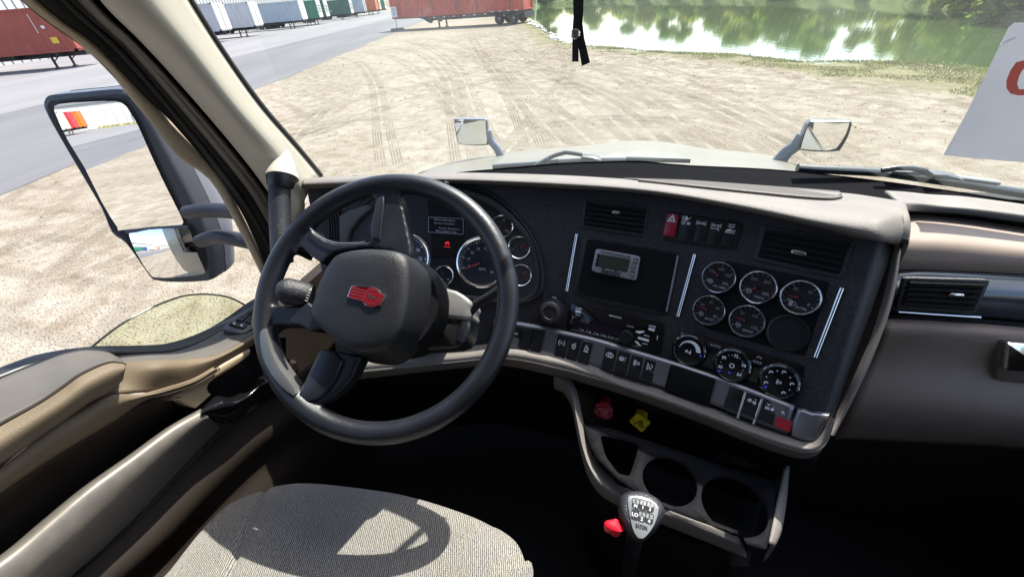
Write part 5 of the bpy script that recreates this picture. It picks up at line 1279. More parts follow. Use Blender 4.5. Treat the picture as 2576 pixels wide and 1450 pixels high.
pm = Marks(); pm.text('11:42', pl.hit(Z('B6', (1335,355))), x, y, .006, n, h, 0, width=.018); pm.build('clock_digits', MARKD, radio)
lathe('radio_knob', [(.0145,0),(.0145,.010),(.0125,.013),(.0,.013)], pl.hit(Z('B6', (1880,560))) + n*.009, n, BLK2, radio, 32)
# headlamp dimmer knob
kq = Z('A6', (212,828),(360,852),(348,1020),(200,985)); kb, pl = plate('knob_plate', kq, 0, .005, BLK2, dash, .002, .2)
lathe('dimmer_knob', [(.031,0),(.031,.006),(.027,.012),(.0255,.022),(.022,.026),(.015,.027),(.013,.024),(.0,.024)], pl.hit(Z('A6', (268,968))) + pl.n*.004, pl.n, BLK, kb, 40)
pm = Marks(); c = pl.hit(Z('A6', (278,882))); x = (pl.hit(kq[1]) - pl.hit(kq[0])).normalized(); y = pl.n.cross(x); y = y if y.z > 0 else -y
pm.arc(c + x*.003, x, y, .004, -1.5, 1.5, .0014, pl.n, .0056); pm.line(c + x*.003 - y*.004, c - x*.008 - y*.004, .0014, pl.n, .0056); pm.line(c + x*.003 + y*.004, c - x*.003 + y*.004, .0014, pl.n, .0056); pm.build('knob_icon', MARK, kb)
# chrome strips
for a, b in (((430,450),(365,830)),((1217,585),(1105,998)),((2198,810),(2020,1270))):
    pts = [lerp(a[0], b[0], i/8.) for i in range(9)]; pts = [(u_, lerp(a[1], b[1], i/8.)) for i, u_ in enumerate(pts)]
    tube('chrome_strip', [fp(Z('A6', q), 6).p - ray(*Z('A6', q))*.004 for q in pts], .0036, CHR, dash, 10)

# ---- gauges
DIAL = M('gauge_dial_black', (.020,.020,.023), .35); DIALB = M('gauge_dial_blueblack', (.020,.022,.035), .25)
GLS = glass('gauge_glass', (.95,.95,.96), .04)
gpl, pl = plate('gauge_panel', Z('A6', (1288,598),(2122,768),(1955,1268),(1165,1042)), -.001, .003, PIT, dash, .002, .05)
def gauge(k, c_px, r_m, needle_to, nums, cap, a0=-210, a1=30, ticks=13, par=dash, base=.003, bez=.0042, dial=DIAL, redz=None, pl=None, icon_=None, hi=.010, mat=MARKD, nsz=None):
    q = Z(k, c_px); pl = pl or fp(q, 25); n = pl.n; c = pl.hit(q)
    b = lathe('gauge', [(r_m, 0), (r_m*1.0, hi*.5), (r_m*.975, hi*.9), (r_m*.92, hi*1.1), (r_m*.865, hi*.9), (r_m*.845, hi*.3), (r_m*.84, hi*.05)], c + n*base, n, CHR, par, 56, cap=False)
    d = lathe('dial', [(r_m*.85, hi*.04), (0, hi*.04)], c + n*base, n, dial, b, 48)
    x = (pl.hit((q[0]+10, q[1]+2.6)) - c).normalized(); y = n.cross(x); y = y if y.z > 0 else -y
    pm = Marks(); pr = Marks(); h = base + hi*.04 + .0006
    for i in range(ticks):
        a = R(a0 + (a1 - a0) * i / (ticks - 1)); A = -a if False else R(180) - (a - R(-210)) + R(30)
        A = R(210) - R((a1 - a0) * i / (ticks - 1)); big = i % max(1, (ticks-1)//max(1, len(nums)-1)) == 0
        v = x * math.cos(A) + y * math.sin(A); (pr if redz and i >= redz else pm).line(c + v*r_m*.82, c + v*r_m*(.70 if big else .75), r_m*(.04 if big else .022), n, h)
    ns_ = nsz or r_m * .17
    for i, s in enumerate(nums):
        A = R(210) - R((a1 - a0) * i / (len(nums) - 1)); v = x * math.cos(A) + y * math.sin(A); pm.text(s, c + v*r_m*.53, x, y, ns_, n, h, .01)
    if cap: pm.text(cap, c - y*r_m*.55 + x*r_m*.2, x, y, r_m*.13, n, h, .02)
    if icon_ == 'fuel': pm.poly([c + x*a*r_m*.12 + y*(b_*r_m*.15 - r_m*.42) - x*r_m*.3 for a, b_ in ((-1,-1),(.6,-1),(.6,1),(-1,1))], n, h); pm.arc(c - x*r_m*.2 - y*r_m*.42, x, y, r_m*.1, -1.5, 1.5, r_m*.04, n, h)
    if icon_ == 'mark': pm.arc(c - x*r_m*.38 - y*r_m*.35, x, y, r_m*.12, 0, 6.28, r_m*.05, n, h, 8); pm.line(c - x*r_m*.55 - y*r_m*.35, c - x*r_m*.22 - y*r_m*.35, r_m*.05, n, h)
    pm.build('dial_print', mat, b); pr.build('red_zone', REDN, b)
    t = pl.hit(Z(k, needle_to)) - c; t = t - n*t.dot(n); u = t.normalized(); w_ = n.cross(u)
    prism('needle', [c - u*r_m*.10 - w_*r_m*.035, c + u*min(t.length, r_m*.8) - w_*r_m*.010, c + u*min(t.length, r_m*.8) + w_*r_m*.010, c - u*r_m*.10 + w_*r_m*.035], n, base + .0035, base + .0042, REDN, b)
    lathe('needle_hub', [(r_m*.09, 0), (r_m*.08, .002), (0, .0022)], c + n*(base + .0035), n, PIT, b, 20)
    return b
gauge('B5', (748,388), .0312, (675,285), ['100','150','200','250','300'], 'OIL TEMP', redz=10, par=gpl, icon_='mark')
gauge('B5', (1195,498), .0318, (1085,535), ['150','200','250','300'], 'TRANS', redz=8, par=gpl, icon_='mark')
gauge('B5', (1672,615), .0322, (1535,590), ['30','20','10','0'], 'FILTER', par=gpl, icon_='fuel')
gauge('B5', (637,757), .0302, (505,710), ['0','20','40','60','80'], 'BOOST', par=gpl, icon_='mark')
gauge('B5', (1067,880), .0312, (925,825), ['0','50','100','150'], 'BRAKE', par=gpl, icon_='mark')
pl = fp(Z('B5', (1530,1015)), 25); lathe('blank_gauge_hole', [(.033,0),(.033,.002),(.029,.003),(.028,.001),(0,.001)], pl.hit(Z('B5', (1530,1015))) + pl.n*.003, pl.n, BLK2, gpl, 40)
# instrument cluster
co_ = Z('A5', (1400,262),(1680,290),(1900,345),(2110,470),(2290,660),(2385,860),(2395,1060),(2320,1165),(2180,1195),(1560,1140),(900,1010),(850,760),(870,600),(960,450),(1120,320))
cpl = fp(Z('A5', (1700,750)), 120)
clu = prism('instrument_cluster', cpl.hits(splp(co_, 3, True)), cpl.n, -.02, .004, BLK2, dash)
tube('cluster_hood_edge', [cpl.hit(q) + cpl.n*.006 for q in splp(co_, 4, True)], .009, BLK, clu, 10)
tube('cluster_outer_edge', [fp(q, 5).p - ray(*q)*.003 for q in splp(Z('A5', (1620,238),(1800,262),(2010,330),(2200,490),(2350,700),(2420,930),(2410,1110),(2320,1190),(2190,1212)), 4)], .004, BLK2, clu, 8)
gauge('D4', (1395,455), .0270, (1320,490), ['0','60','120'], '', par=clu, pl=cpl, base=.005, icon_='mark', hi=.006)
gauge('D4', (1618,735), .0272, (1755,685), ['0','50','100'], '', par=clu, pl=cpl, base=.005, hi=.006)
gauge('D4', (1640,1095), .0262, (1730,1035), ['0','75','150'], '', par=clu, pl=cpl, base=.005, hi=.006)
gauge('D4', (635,1100), .0245, (600,1030), ['E','F'], '', par=clu, pl=cpl, base=.005, icon_='fuel', hi=.006, mat=MARK)
g_ = gauge('D4', (1130,925), .0615, (905,1015), ['5','15','25','35','45','55','65','75','85'], '', ticks=33, par=clu, pl=cpl, base=.005, hi=.007, dial=DIALB, nsz=.0062)
g2_ = gauge('D4', (155,865), .0590, (60,780), ['0','5','10','15','20','25','30'], '', ticks=31, par=clu, pl=cpl, base=.005, hi=.007, dial=M('gauge_dial_reflection', (.05,.055,.085), .3), nsz=.0072, mat=MARK)  # bluish reflection on the tachometer is put into its dial colour
n = cpl.n; x = (cpl.hit(Z('D4', (885,400))) - cpl.hit(Z('D4', (430,370)))).normalized(); y = n.cross(x); y = y if y.z > 0 else -y
pm = Marks(); pm.text('MPH', cpl.hit(Z('D4', (1135,1015))), x, y, .006, n, .0065, .02); pm.build('unit_label', MARKD, g_)
bx = Z('D4', (430,335),(885,355),(880,560),(425,530)); pm = Marks()
for i in range(4): pm.line(cpl.hit(bx[i]), cpl.hit(bx[(i+1) % 4]), .0011, n, .0062)
for q, t in (((640,372),'Driver Information'),((635,420),'System Installed'),((700,488),'Review Operators'),((660,522),'Manual Before Use')):
    pm.text(t, cpl.hit(Z('D4', q)), x, y, .0050, n, .0062, .01, width=.050)
pm.build('display_message', M('message_white', (.32,.34,.42), .5), clu)
prism('display_window', cpl.hits(Z('D4', (410,110),(900,130),(900,870),(490,880))), n, .0041, .0050, PIT, clu)
pm = Marks(); c = cpl.hit(Z('D4', (675,680))); pm.text('(P)', c, x, y, .0088, n, .0062, .03); pm.line(c - x*.008 - y*.008, c + x*.008 - y*.008, .001, n, .0062); pm.build('warning_lamp', M('red_warning_lamp', (.6,.02,.02), .4, emit=.6), clu)
# small vertical louvre vent left of the cluster
lq = Z('A5', (690,470),(790,455),(800,690),(700,690)); pl = fp(cenpx(lq), 20); o = prism('side_vent', pl.hits(lq), pl.n, 0, .004, PIT, dash)
bm = bmesh.new()
for i in range(5):
    a, b = pl.hit(bil(lq, (i+.5)/5, .05)), pl.hit(bil(lq, (i+.5)/5, .95)); add_prism(bm, [a + RT*.001, b + RT*.001, b - RT*.001, a - RT*.001], pl.n, .004, .008)
frombm('vent_slat', bm, BLK, o)
lp_ = Z('A5', (795,510),(870,470),(1010,420),(1060,440),(960,520),(880,620),(850,720),(800,720)); prism('cluster_side_panel', fp(Z('A5', (850,560)), 10).hits(lp_), fp(Z('A5', (850,560)), 10).n, .001, .012, GRYD, dash, .002)

# ---- climate controls
cq = Z('B7', (140,8),(1525,405),(1445,745),(60,305)); cl, pl = plate('climate_panel', cq, 0, .006, GLB, dash, .002, .08); n = pl.n
x = (pl.hit(cq[1]) - pl.hit(cq[0])).normalized(); y = n.cross(x); y = y if y.z > 0 else -y
pm = Marks(); pb = Marks(); pd = Marks(); h = .0068
for cx_, cy_ in ((270,240),(735,400),(1235,575)):
    c = pl.hit(Z('B7', (cx_, cy_)))
    o = lathe('climate_knob', [(.034,0),(.034,.004),(.0315,.011),(.0275,.0135),(.0265,.012),(.0,.012)], c + n*.006, n, GLB, cl, 44)
    for a0_ in (2.1, 2.45, -.1, .2): pm.arc(c, x, y, .0305, a0_, a0_ + .16, .0013, n, .0195, 3)
c = pl.hit(Z('B7', (270,240))); hk = .0184
for i in range(10):
    a = R(175 - 17*i); b = R(175 - 17*(i+1)); w0 = .0006 + .0004*i; pm.poly([c + (x*math.cos(a) + y*math.sin(a))*(.018 - w0), c + (x*math.cos(b) + y*math.sin(b))*(.018 - w0), c + (x*math.cos(b) + y*math.sin(b))*(.018 + w0), c + (x*math.cos(a) + y*math.sin(a))*(.018 + w0)], n, hk)
icon(pm, 'truckup', c - y*.002, x, y, n, .006, hk)
c = pl.hit(Z('B7', (735,400)))
for s, a in (('60',205),('66',145),('72',83),('78',20),('84',-38)): v = x*math.cos(R(a)) + y*math.sin(R(a)); pm.text(s, c + v*.0195, x, y, .0058, n, hk, .03)
for a in (180,160,120,103,62,42,-5,-20): v = x*math.cos(R(a)) + y*math.sin(R(a)); pm.arc(c + v*.0195, x, y, .0004, 0, 6.28, .0009, n, hk, 6)
pm.arc(c, x, y, .0038, 0, 6.28, .0016, n, hk, 8)
c = pl.hit(Z('B7', (1235,575)))
for a in (205, 140, 80, 10, -55): v = x*math.cos(R(a)) + y*math.sin(R(a)); p = c + v*.0195; pm.arc(p, x, y, .0028, 0, 4.2, .0012, n, hk, 8); pm.line(p - x*.003, p + x*.003 + y*.002, .001, n, hk)
for a in (172, 110, 45, -22): v = x*math.cos(R(a)) + y*math.sin(R(a)); pm.arc(c + v*.0195, x, y, .0006, 0, 6.28, .0011, n, hk, 6)
icon(pm, 'regen', c, x, y, n, .005, hk)
pd.text('AUTO', pl.hit(Z('B7', (547,192))), x, y, .0052, n, h, .02, width=.019); pd.text('MAX', pl.hit(Z('B7', (1005,370))), x, y, .0050, n, h, .02); pd.arc(pl.hit(Z('B7', (1018,335))), x, y, .004, .3, 2.8, .0016, n, h)
for q in ((402,296),(603,456),(710,474),(1096,624)): pb.arc(pl.hit(Z('B7', q)), x, y, .001, 0, 6.28, .002, n, .0195, 8)
pm.build('climate_logo_marking', MARK, cl); pd.build('climate_text', M('mid_print', (.4,.4,.42), .5), cl); pb.build('blue_indicator', BLUE, cl)

# ---- passenger side
def PR(f_, ys, k='B2', xs_=None):
    r_ = [on('f', (f_[i] if isinstance(f_, (list, tuple)) else f_), *Z(k, q)) for i, q in enumerate(ys)]; return r_ + [r_[-1] + RT * max(.02, .97 - toT(r_[-1]).x)]
ra = PR([.91,.93,.95,.95,.95,.95], [(395,258),(560,268),(750,287),(1000,303),(1353,348),(1800,405)])
rb = PR([.88,.90,.92,.92,.92,.92], [(408,272),(560,280),(750,300),(1000,322),(1353,368),(1800,430)])
rc = PR([.86,.90,.92,.92,.92,.92], [(418,335),(560,338),(750,355),(1000,383),(1353,440),(1800,505)])
loft('passenger_ledge', [[p + FT*.05 for p in ra], ra, rb, rc], 5, 4, TAN, dash, .006)
YS = ((412,345),(560,350),(750,368),(1000,398),(1353,452),(1800,520))
rd = PR(.94, YS); re = PR(.87, [(412,430),(560,435),(750,450),(1000,480),(1353,530),(1800,590)])
rf = PR(.80, [(415,540),(560,545),(750,552),(1000,570),(1353,600),(1800,640)]); rg = PR(.775, [(395,680),(560,690),(750,695),(1000,700),(1353,715),(1800,740)]); rh = PR(.775, [(370,785),(560,790),(750,798),(1000,805),(1353,822),(1800,850)])
loft('passenger_dash_panel', [rd, re, rf, rg, rh], 5, 6, TAN2, dash, .006)
ri = PR(.765, [(385,800),(560,790),(750,795),(1000,806),(1353,828),(1800,858)]); rj = PR(.735, [(350,960),(560,960),(750,965),(1000,972),(1353,990),(1800,1020)]); rk_ = PR(.745, [(300,1100),(560,1112),(750,1126),(1000,1145),(1353,1172),(1800,1205)])
SILT = M('grey_silver_trim', (.15,.165,.185), .28, .6, rvar=.06)
strip_ = loft('vent_trim_strip', [ri, rj, rk_], 5, 6, SILT, dash, .006)
vq = Z('B2', (440,832),(1092,850),(975,1108),(375,1068)); vc = on('f', .745, *Z('B2', (730,965))); vp = Pl(vc, (rj[2]-rj[1]).cross(rk_[1]-ri[1]) if (rj[2]-rj[1]).cross(rk_[1]-ri[1]).dot(CAMP-vc) > 0 else -(rj[2]-rj[1]).cross(rk_[1]-ri[1]))
vent(vq, Z('B2', (808,950)), .020, 5, Pl(vp.p + vp.n*.012, vp.n), dash)
tube('vent_chrome_edge', [vp.hit(Z('B2', q)) + vp.n*.014 for q in ((370,1072),(600,1088),(980,1112))], .0022, CHR, dash, 8)
rl = PR(.735, [(305,1125),(560,1130),(750,1144),(1000,1160),(1353,1190),(1800,1225)]); rm_ = PR(.70, [(300,1230),(560,1240),(750,1250),(1000,1265),(1353,1290),(1800,1320)])
rn_ = PR(.70, [(200,1450),(560,1470),(750,1480),(1000,1500),(1353,1530),(1800,1560)]); ro = PR(.66, [(30,1830),(450,1860),(750,1880),(1000,1900),(1353,1930),(1800,1960)]); rp = PR(.72, [(-120,2060),(350,2080),(750,2100),(1000,2110),(1353,2140),(1800,2180)])
loft('glovebox_panel', [rl, rm_, rn_, ro, rp], 5, 6, TAN2, dash, .006)
tube('panel_gap', spl([p - FT*.006 + UP*.002 for p in rl], 4), .005, PIT, dash, 8)
rq2 = [p + FT*.06 - UP*.55 for p in rp]
loft('passenger_lower_panel', [rp, rq2], 4, 4, BRN, dash)
gp = on('f', .70, *Z('B2', (1250,1370))); gl_ = Pl(gp, -FT + UP*.15)
prism('latch_recess', gl_.hits(rrect(Z('B2', (1150,1290),(1500,1310),(1500,1640),(1120,1600)), .1, 3)), gl_.n, .0, .006, TAND, dash, .002)
prism('glovebox_latch', gl_.hits(rrect(Z('B2', (1180,1302),(1500,1318),(1500,1520),(1160,1500)), .08, 3)), gl_.n, .006, .016, CHR, dash, .004)

# ---- centre console
con = thing('centre_console', 'black centre console with two cup holders, a tan edge and red and yellow knobs', 'console', T(.15, .5, 1.28))
ZT = 1.795
def CZ(*pts, z=ZT): return [on('z', z, *Z('A7', q)) for q in pts]
top_px = [(405,585),(440,700),(475,770),(520,820),(600,900),(700,965),(900,1075),(1100,1150),(1300,1222),(1330,1290),(1440,1290),(1462,1190),(1490,1010),(1535,850),(1480,915),(1180,815),(800,690),(560,610)]
hole1 = [on('z', ZT, *Z('A7', (890,905))) + RT*.048*math.cos(a) + FT*.048*math.sin(a) for a in [k*6.2832/36 for k in range(36)]]
hole2 = [on('z', ZT, *Z('A7', (1255,1045))) + RT*.053*math.cos(a) + FT*.053*math.sin(a) for a in [k*6.2832/36 for k in range(36)]]
hole3 = CZ(*rrect([(495,645),(722,700),(665,882),(600,865),(530,770)], .2, 3))
holed('console_top', CZ(*top_px), [hole1, hole2, hole3], UP, .006, CONS, con)
for h_ in (hole1, hole2):
    c = sum(h_, Vector())/len(h_); r_ = (h_[0] - c).length
    lathe('cup_holder', [(r_+.004, .0005), (r_+.003, .003), (r_-.001, .001), (r_-.003, -.02), (r_-.012, -.022), (r_-.014, -.085), (0, -.086)], c, UP, BLK2, con, 40)
bm = bmesh.new(); a = [bm.verts.new(p) for p in hole3]; b = [bm.verts.new(p - UP*.08) for p in hole3]
for i in range(len(a)): bm.faces.new((a[i], a[(i+1) % len(a)], b[(i+1) % len(a)], b[i]))
bm.faces.new(b); frombm('pocket_well', bm, PIT, con)
ti = [(255,290,.95),(320,325,.935),(368,400,.92),(398,540,.895),(435,690,.865),(490,800,.838),(580,890,.815),(690,962,.80)]
to_ = [(235,325,.94),(290,352,.925),(335,430,.905),(362,560,.88),(395,720,.85),(440,850,.82),(520,950,.80),(660,1025,.785)]
rI = [P(*Z('A7', q[:2]), q[2]) for q in ti] + CZ((900,1078),(1100,1152),(1305,1225)); rO = [P(*Z('A7', q[:2]), q[2] - .004) for q in to_] + CZ((890,1120),(1100,1205),(1312,1290), z=ZT-.012)
rU = [p - UP*.05 + FT*.01 for p in rO[:8]] + CZ((880,1165),(1095,1250),(1318,1340), z=ZT-.045)
loft('console_tan_edge', [rI, [a.lerp(b, .5) + UP*.003 for a, b in zip(rI, rO)], rO, rU, [p - UP*.02 + FT*.05 for p in rU]], 5, 4, TAN, con, .004)
rI = CZ((1535,835),(1500,1000),(1462,1180),(1445,1260)); rO = CZ((1556,822),(1540,1000),(1510,1180),(1465,1280), z=ZT-.01); rU = [p - UP*.05 for p in rO]
loft('console_tan_edge', [rI, rO, rU], 4, 3, TAN, con, .004)
tbase = [T(toT(p).x, toT(p).y, 0) for p in CZ(*[(x_*.96+40, y_*.97) for x_, y_ in top_px])]
prism('console_base', [p for p in tbase], UP, 1.28, ZT - .095, PIT, con)
kpl = Pl(on('f', .67, *Z('A7', (700,480))), -FT + UP*.25)
prism('knob_panel', kpl.hits(Z('A7', (255,285),(1200,480),(1850,700),(1600,760),(1545,860),(1180,800),(440,600),(330,420))), kpl.n, -.03, 0, BLK2, con)
for cx_, cy_, rr_ in ((520,430,35),(735,490,38)):
    lathe('knob_socket', [(.022,0),(.022,.004),(.017,.006),(.016,.002),(0,.002)], kpl.hit(Z('A7', (cx_, cy_))), kpl.n, PIT, con, 28)
REDK = M('red_knob_plastic', (.55,.02,.04), .4, var=.1, vscale=40); YELK = M('yellow_knob_plastic', (.95,.74,.01), .4, var=.06, vscale=40)
def bknob(name, lab, px, stem_px, mat, pmat, lines, rr):
    c = cenpx(px); b_ = kpl.hit(Z('D5', stem_px)); cq_ = P(*Z('D5', c), (kpl.hit(Z('D5', c)) - CAMP).length / ray(*Z('D5', c)).length - .055)
    nn = ((CAMP - cq_).normalized()*.7 + kpl.n*.3).normalized(); pl = Pl(cq_, nn)
    stem = tube('knob_stem', [b_, b_.lerp(cq_, .6), cq_], [.013,.014,.012], mat, con, 20)
    o = prism(name, pl.hits(rrect(Z('D5', *px), rr, 5)), nn, -.010, .003, mat, con, .0022, 3); o['label'] = lab
    pm = Marks()
    for t, a, b, hh in lines:
        p0, p1 = pl.hit(Z('D5', a)), pl.hit(Z('D5', b)); x = (p1 - p0); L_ = x.length; x.normalize(); y = nn.cross(x)
        if t == '-': pm.line(p0, p1, hh, nn, .0034)
        elif t == 'arr': pm.arc((p0+p1)/2, x, y, L_*.35, 1.0, 5.4, .0024, nn, .0034, 10)
        else: pm.text(t, (p0+p1)/2, x, y, hh, nn, .0034, .03, width=L_)
    pm.build('knob_print', pmat, o); return o
bknob('trailer_air_knob', 'red octagonal trailer air supply knob', [(535,270),(745,330),(872,535),(850,740),(660,812),(430,745),(305,560),(330,375)], (660,200), REDK, M('pink_print', (.75,.30,.36), .5),
  [('TRAILER',(705,480),(655,725),.0052),('AIR SUPPLY',(640,400),(580,735),.0050),('-',(570,390),(510,690),.0016),('arr',(470,470),(450,570),.002),('-',(370,390),(460,362),.0016),('-',(330,545),(400,665),.0014),('-',(615,795),(790,735),.0016),('-',(770,480),(820,555),.0016)], .06)
bknob('parking_brake_knob', 'yellow diamond parking brake knob', [(1590,600),(1990,905),(1720,1200),(1335,870)], (1740,560), YELK, INK,
  [('PARKING',(1700,775),(1750,1065),.0062),('BRAKE',(1630,840),(1665,1010),.0052),('arr',(1520,860),(1560,975),.002),('-',(1420,860),(1480,795),.0012),('-',(1430,960),(1585,1070),.0014),('-',(1780,800),(1860,870),.0012),('-',(1820,1050),(1885,980),.0012)], .13)
kp2 = Pl(on('f', .60, *Z('A7', (1200,720))), -FT + UP*.4); pm = Marks(); a, b = kp2.hit(Z('A7', (1180,710))), kp2.hit(Z('A7', (1222,728)))
pm.text('CHARGER', (kpl.hit(Z('A7', (1180,712))) + kpl.hit(Z('A7', (1222,726))))/2, (kpl.hit(Z('A7', (1222,726))) - kpl.hit(Z('A7', (1180,712)))).normalized(), UP, .004, kpl.n, .001, .02); pm.build('socket_lettering', MARKD, con)

# ---- gear lever
gs = thing('gear_lever', 'black gear lever knob with a silver shift pattern plate and a red button', 'gear lever', T(.09, .36, 1.3))
kc = P(*Z('D6', (870,680)), .60); kn = ((CAMP - kc).normalized() + Vector((0,0,.25))).normalized(); kp = Pl(kc, kn)
ko = kp.hits(splp(Z('D6', (372,400),(480,245),(700,182),(1000,230),(1250,370),(1385,580),(1365,770),(1250,980),(1060,1180),(880,1290),(680,1200),(500,1010),(385,760),(355,560)), 3, True)); kcc = sum(ko, Vector())/len(ko)
KNB = M('pebbled_knob_leather', (.035,.036,.042), .36, bump=1.0, bscale=700, grain='v', dist=.0012)
hb = bmesh.new(); rings = []; ax = Vector((0,0,-1))*.7 - kn*.7 
for s, h_ in ((.62,.0125),(.74,.012),(.86,.008),(.95,.001),(1.0,-.010),(.99,-.022),(.90,-.038),(.72,-.055),(.50,-.075),(.36,-.10),(.30,-.13)):
    off = kn*h_ if h_ > -.02 else kn*-.02 + ax.normalized()*(-h_ - .02); rings.append([hb.verts.new(kcc + (p - kcc)*s + off) for p in ko])
for a, b in zip(rings, rings[1:]):
    for i in range(len(a)): hb.faces.new((a[i], a[(i+1) % len(a)], b[(i+1) % len(a)], b[i]))
hb.faces.new(rings[0]); hb.faces.new(rings[-1]); frombm('lever_knob', hb, KNB, gs, 60)
sp_ = Pl(kc + kn*.0128, kn)
plx = splp(Z('D6', (575,350),(640,312),(850,315),(1100,420),(1220,530),(1242,620),(1200,800),(1110,1010),(960,1200),(860,1245),(760,1190),(670,1000),(600,680),(568,450)), 3, True)
plt = prism('shift_pattern_plate', sp_.hits(plx), kn, -.002, .002, M('brushed_silver_plate', (.52,.54,.56), .35, .6), gs, .0012, 2)
pm = Marks(); pw = Marks(); x = (sp_.hit(Z('D6', (1100,500))) - sp_.hit(Z('D6', (700,395)))).normalized(); y = kn.cross(x); y = y if y.dot(yu) > 0 else -y
for c, t, full in (((748,475),'R',0),((905,510),'1',0),((1058,550),'3',0),((728,718),'LO',1),((880,760),'2',0),((1038,805),'4',0)):
    cc = sp_.hit(Z('D6', c)); u = .0052; v_ = .0066
    if full: pm.poly([cc + x*a*u + y*b*v_ for a, b in ((-1,-.8),(-.7,-1),(.7,-1),(1,-.8),(1,.8),(.7,1),(-.7,1),(-1,.8))], kn, .0026)
    else:
        pm.poly([cc + x*a*u + y*b*v_ for a, b in ((-1,-.7),(-.6,-1),(.6,-1),(1,-.7),(1,0),(-1,0))], kn, .0026)
        ring = [cc + x*a*u + y*b*v_ for a, b in ((1,0),(1,.8),(.7,1),(-.7,1),(-1,.8),(-1,0))]
        for a, b in zip(ring, ring[1:]): pm.line(a, b, .0007, kn, .0026)
        pm.text({'1':'5','3':'7','2':'6','4':'8','R':'R'}[t], cc + y*v_*.45, x, y, .0036, kn, .0026, 0)
    pw.text(t if t != 'R' else 'N', cc - (y*v_*.48 if not full else y*0), x, y, .0048 if not full else .0052, kn, .0029, .03)
for a, b in (((742,560),(735,640)),((895,600),(890,680)),((1050,640),(1048,715)),((738,600),(1048,668))): pm.line(sp_.hit(Z('D6', a)), sp_.hit(Z('D6', b)), .0007, kn, .0025)
pm.text('EATON', sp_.hit(Z('D6', (868,985))), x, y, .0056, kn, .0026, .05, width=(sp_.hit(Z('D6', (990,985))) - sp_.hit(Z('D6', (740,905)))).length)
pm.build('shift_pattern', INK, plt); pw.build('shift_numbers', WHT, plt)
REDH = M('red_button_plastic', (.75,.01,.03), .4, emit=.0)
bp_ = [P(*Z('D6', q), .60) for q in ((330,820),(300,900),(270,1000),(290,1080),(265,1180))]
tube('splitter_button', spl(bp_, 3), [.002,.004,.006,.009,.012,.0145,.015,.0145,.0125,.010,.008,.006,.003], REDH, gs, 16, flat=.6)
tube('lever_stick', [kcc + ax.normalized()*.05 - kn*.02, kcc + ax.normalized()*.12 - kn*.02, T(.09, .42, 1.30)], [.017,.014,.014], BLK2, gs, 12)

# ---- steering wheel
WC = Vector((-.217,.562,2.147)); WN = Vector((-math.sin(R(8))*math.sin(R(42)), -math.cos(R(8))*math.sin(R(42)), math.cos(R(42)))).normalized(); wpl = Pl(WC, WN)
sw = thing('steering_wheel', 'black leather grained steering wheel turned a quarter, red badge on its hub', 'steering wheel', WC)
bm = bmesh.new(); wx, wy, _ = frame_of(WN)
add_tube(bm, [WC + (wx*math.cos(a) + wy*math.sin(a))*.2112 for a in [k*2*math.pi/144 for k in range(145)]], .0182, 20, caps=False, upv=WN)
bmesh.ops.remove_doubles(bm, verts=bm.verts, dist=.0003)
spk = [  # left pair deepened at the back to block sun and close the seat shadow
 (Z('A5', (440,820),(500,610),(545,590),(600,660),(680,712),(780,740),(1010,728),(1030,760),(760,800),(700,850),(650,900),(560,830),(480,760),(400,800)), -.045, .007),
 (Z('A5', (120,1190),(200,1190),(270,1235),(500,1240),(545,1200),(640,1300),(700,1420),(560,1440),(480,1392),(300,1390),(200,1400),(140,1460),(80,1400)), -.045, .009),
 (Z('A5', (1030,300),(1090,300),(1270,330),(1300,440),(1370,780),(1360,860),(1200,790),(1020,760),(1040,690),(1070,500),(1090,400)), -.030, .006),
 (Z('B3', (170,665),(320,690),(430,715),(380,830),(300,920),(225,985),(180,1010),(100,1010),(10,960),(70,870)), -.030, .006)]
for px, h0, h1 in spk: add_prism(bm, wpl.hits(px), WN, h0, h1)
bmesh.ops.recalc_face_normals(bm, faces=bm.faces)
rim = frombm('rim_and_spokes', bm, WHL, sw, 180)
md = rim.modifiers.new('blend', 'REMESH'); md.mode = 'VOXEL'; md.voxel_size = .0026; md.use_smooth_shade = True
md = rim.modifiers.new('soften', 'SMOOTH'); md.factor = .5; md.iterations = 14
# satin inlays of two spokes
prism('spoke_inlay', Pl(WC + WN*.006, WN).hits(Z('A5', (1082,385),(1120,338),(1150,350),(1143,440),(1112,700),(1045,690),(1030,600))), WN, -.01, .004, WHS, sw, .003, 3)
prism('spoke_inlay', Pl(WC + WN*.006, WN).hits(Z('B3', (185,668),(262,685),(312,740),(270,850),(205,940),(150,985),(95,1000),(35,955),(60,900))), WN, -.01, .006, WHS, sw, .004, 3)
tube('spoke_bright_line', [wpl.hit(q) + WN*.012 for q in splp(Z('A5', (575,625),(640,680),(700,715),(790,740),(900,742),(1010,735)), 4)], .0012, SAT, sw, 6)
inl = [Z('D2', q) for q in ((1010,480),(1060,440),(1075,500),(1110,640),(1200,820),(1329,990),(1329,1080),(1180,960),(1060,780),(1015,620))]
prism('spoke_inlay', Pl(WC + WN*.0165, WN).hits(splp(inl, 2, True)), WN, -.03, .002, M('spoke_silver_inlay', (.16,.16,.16), .34, .4, bump=.3, bscale=700, dist=.0005), sw, .001)
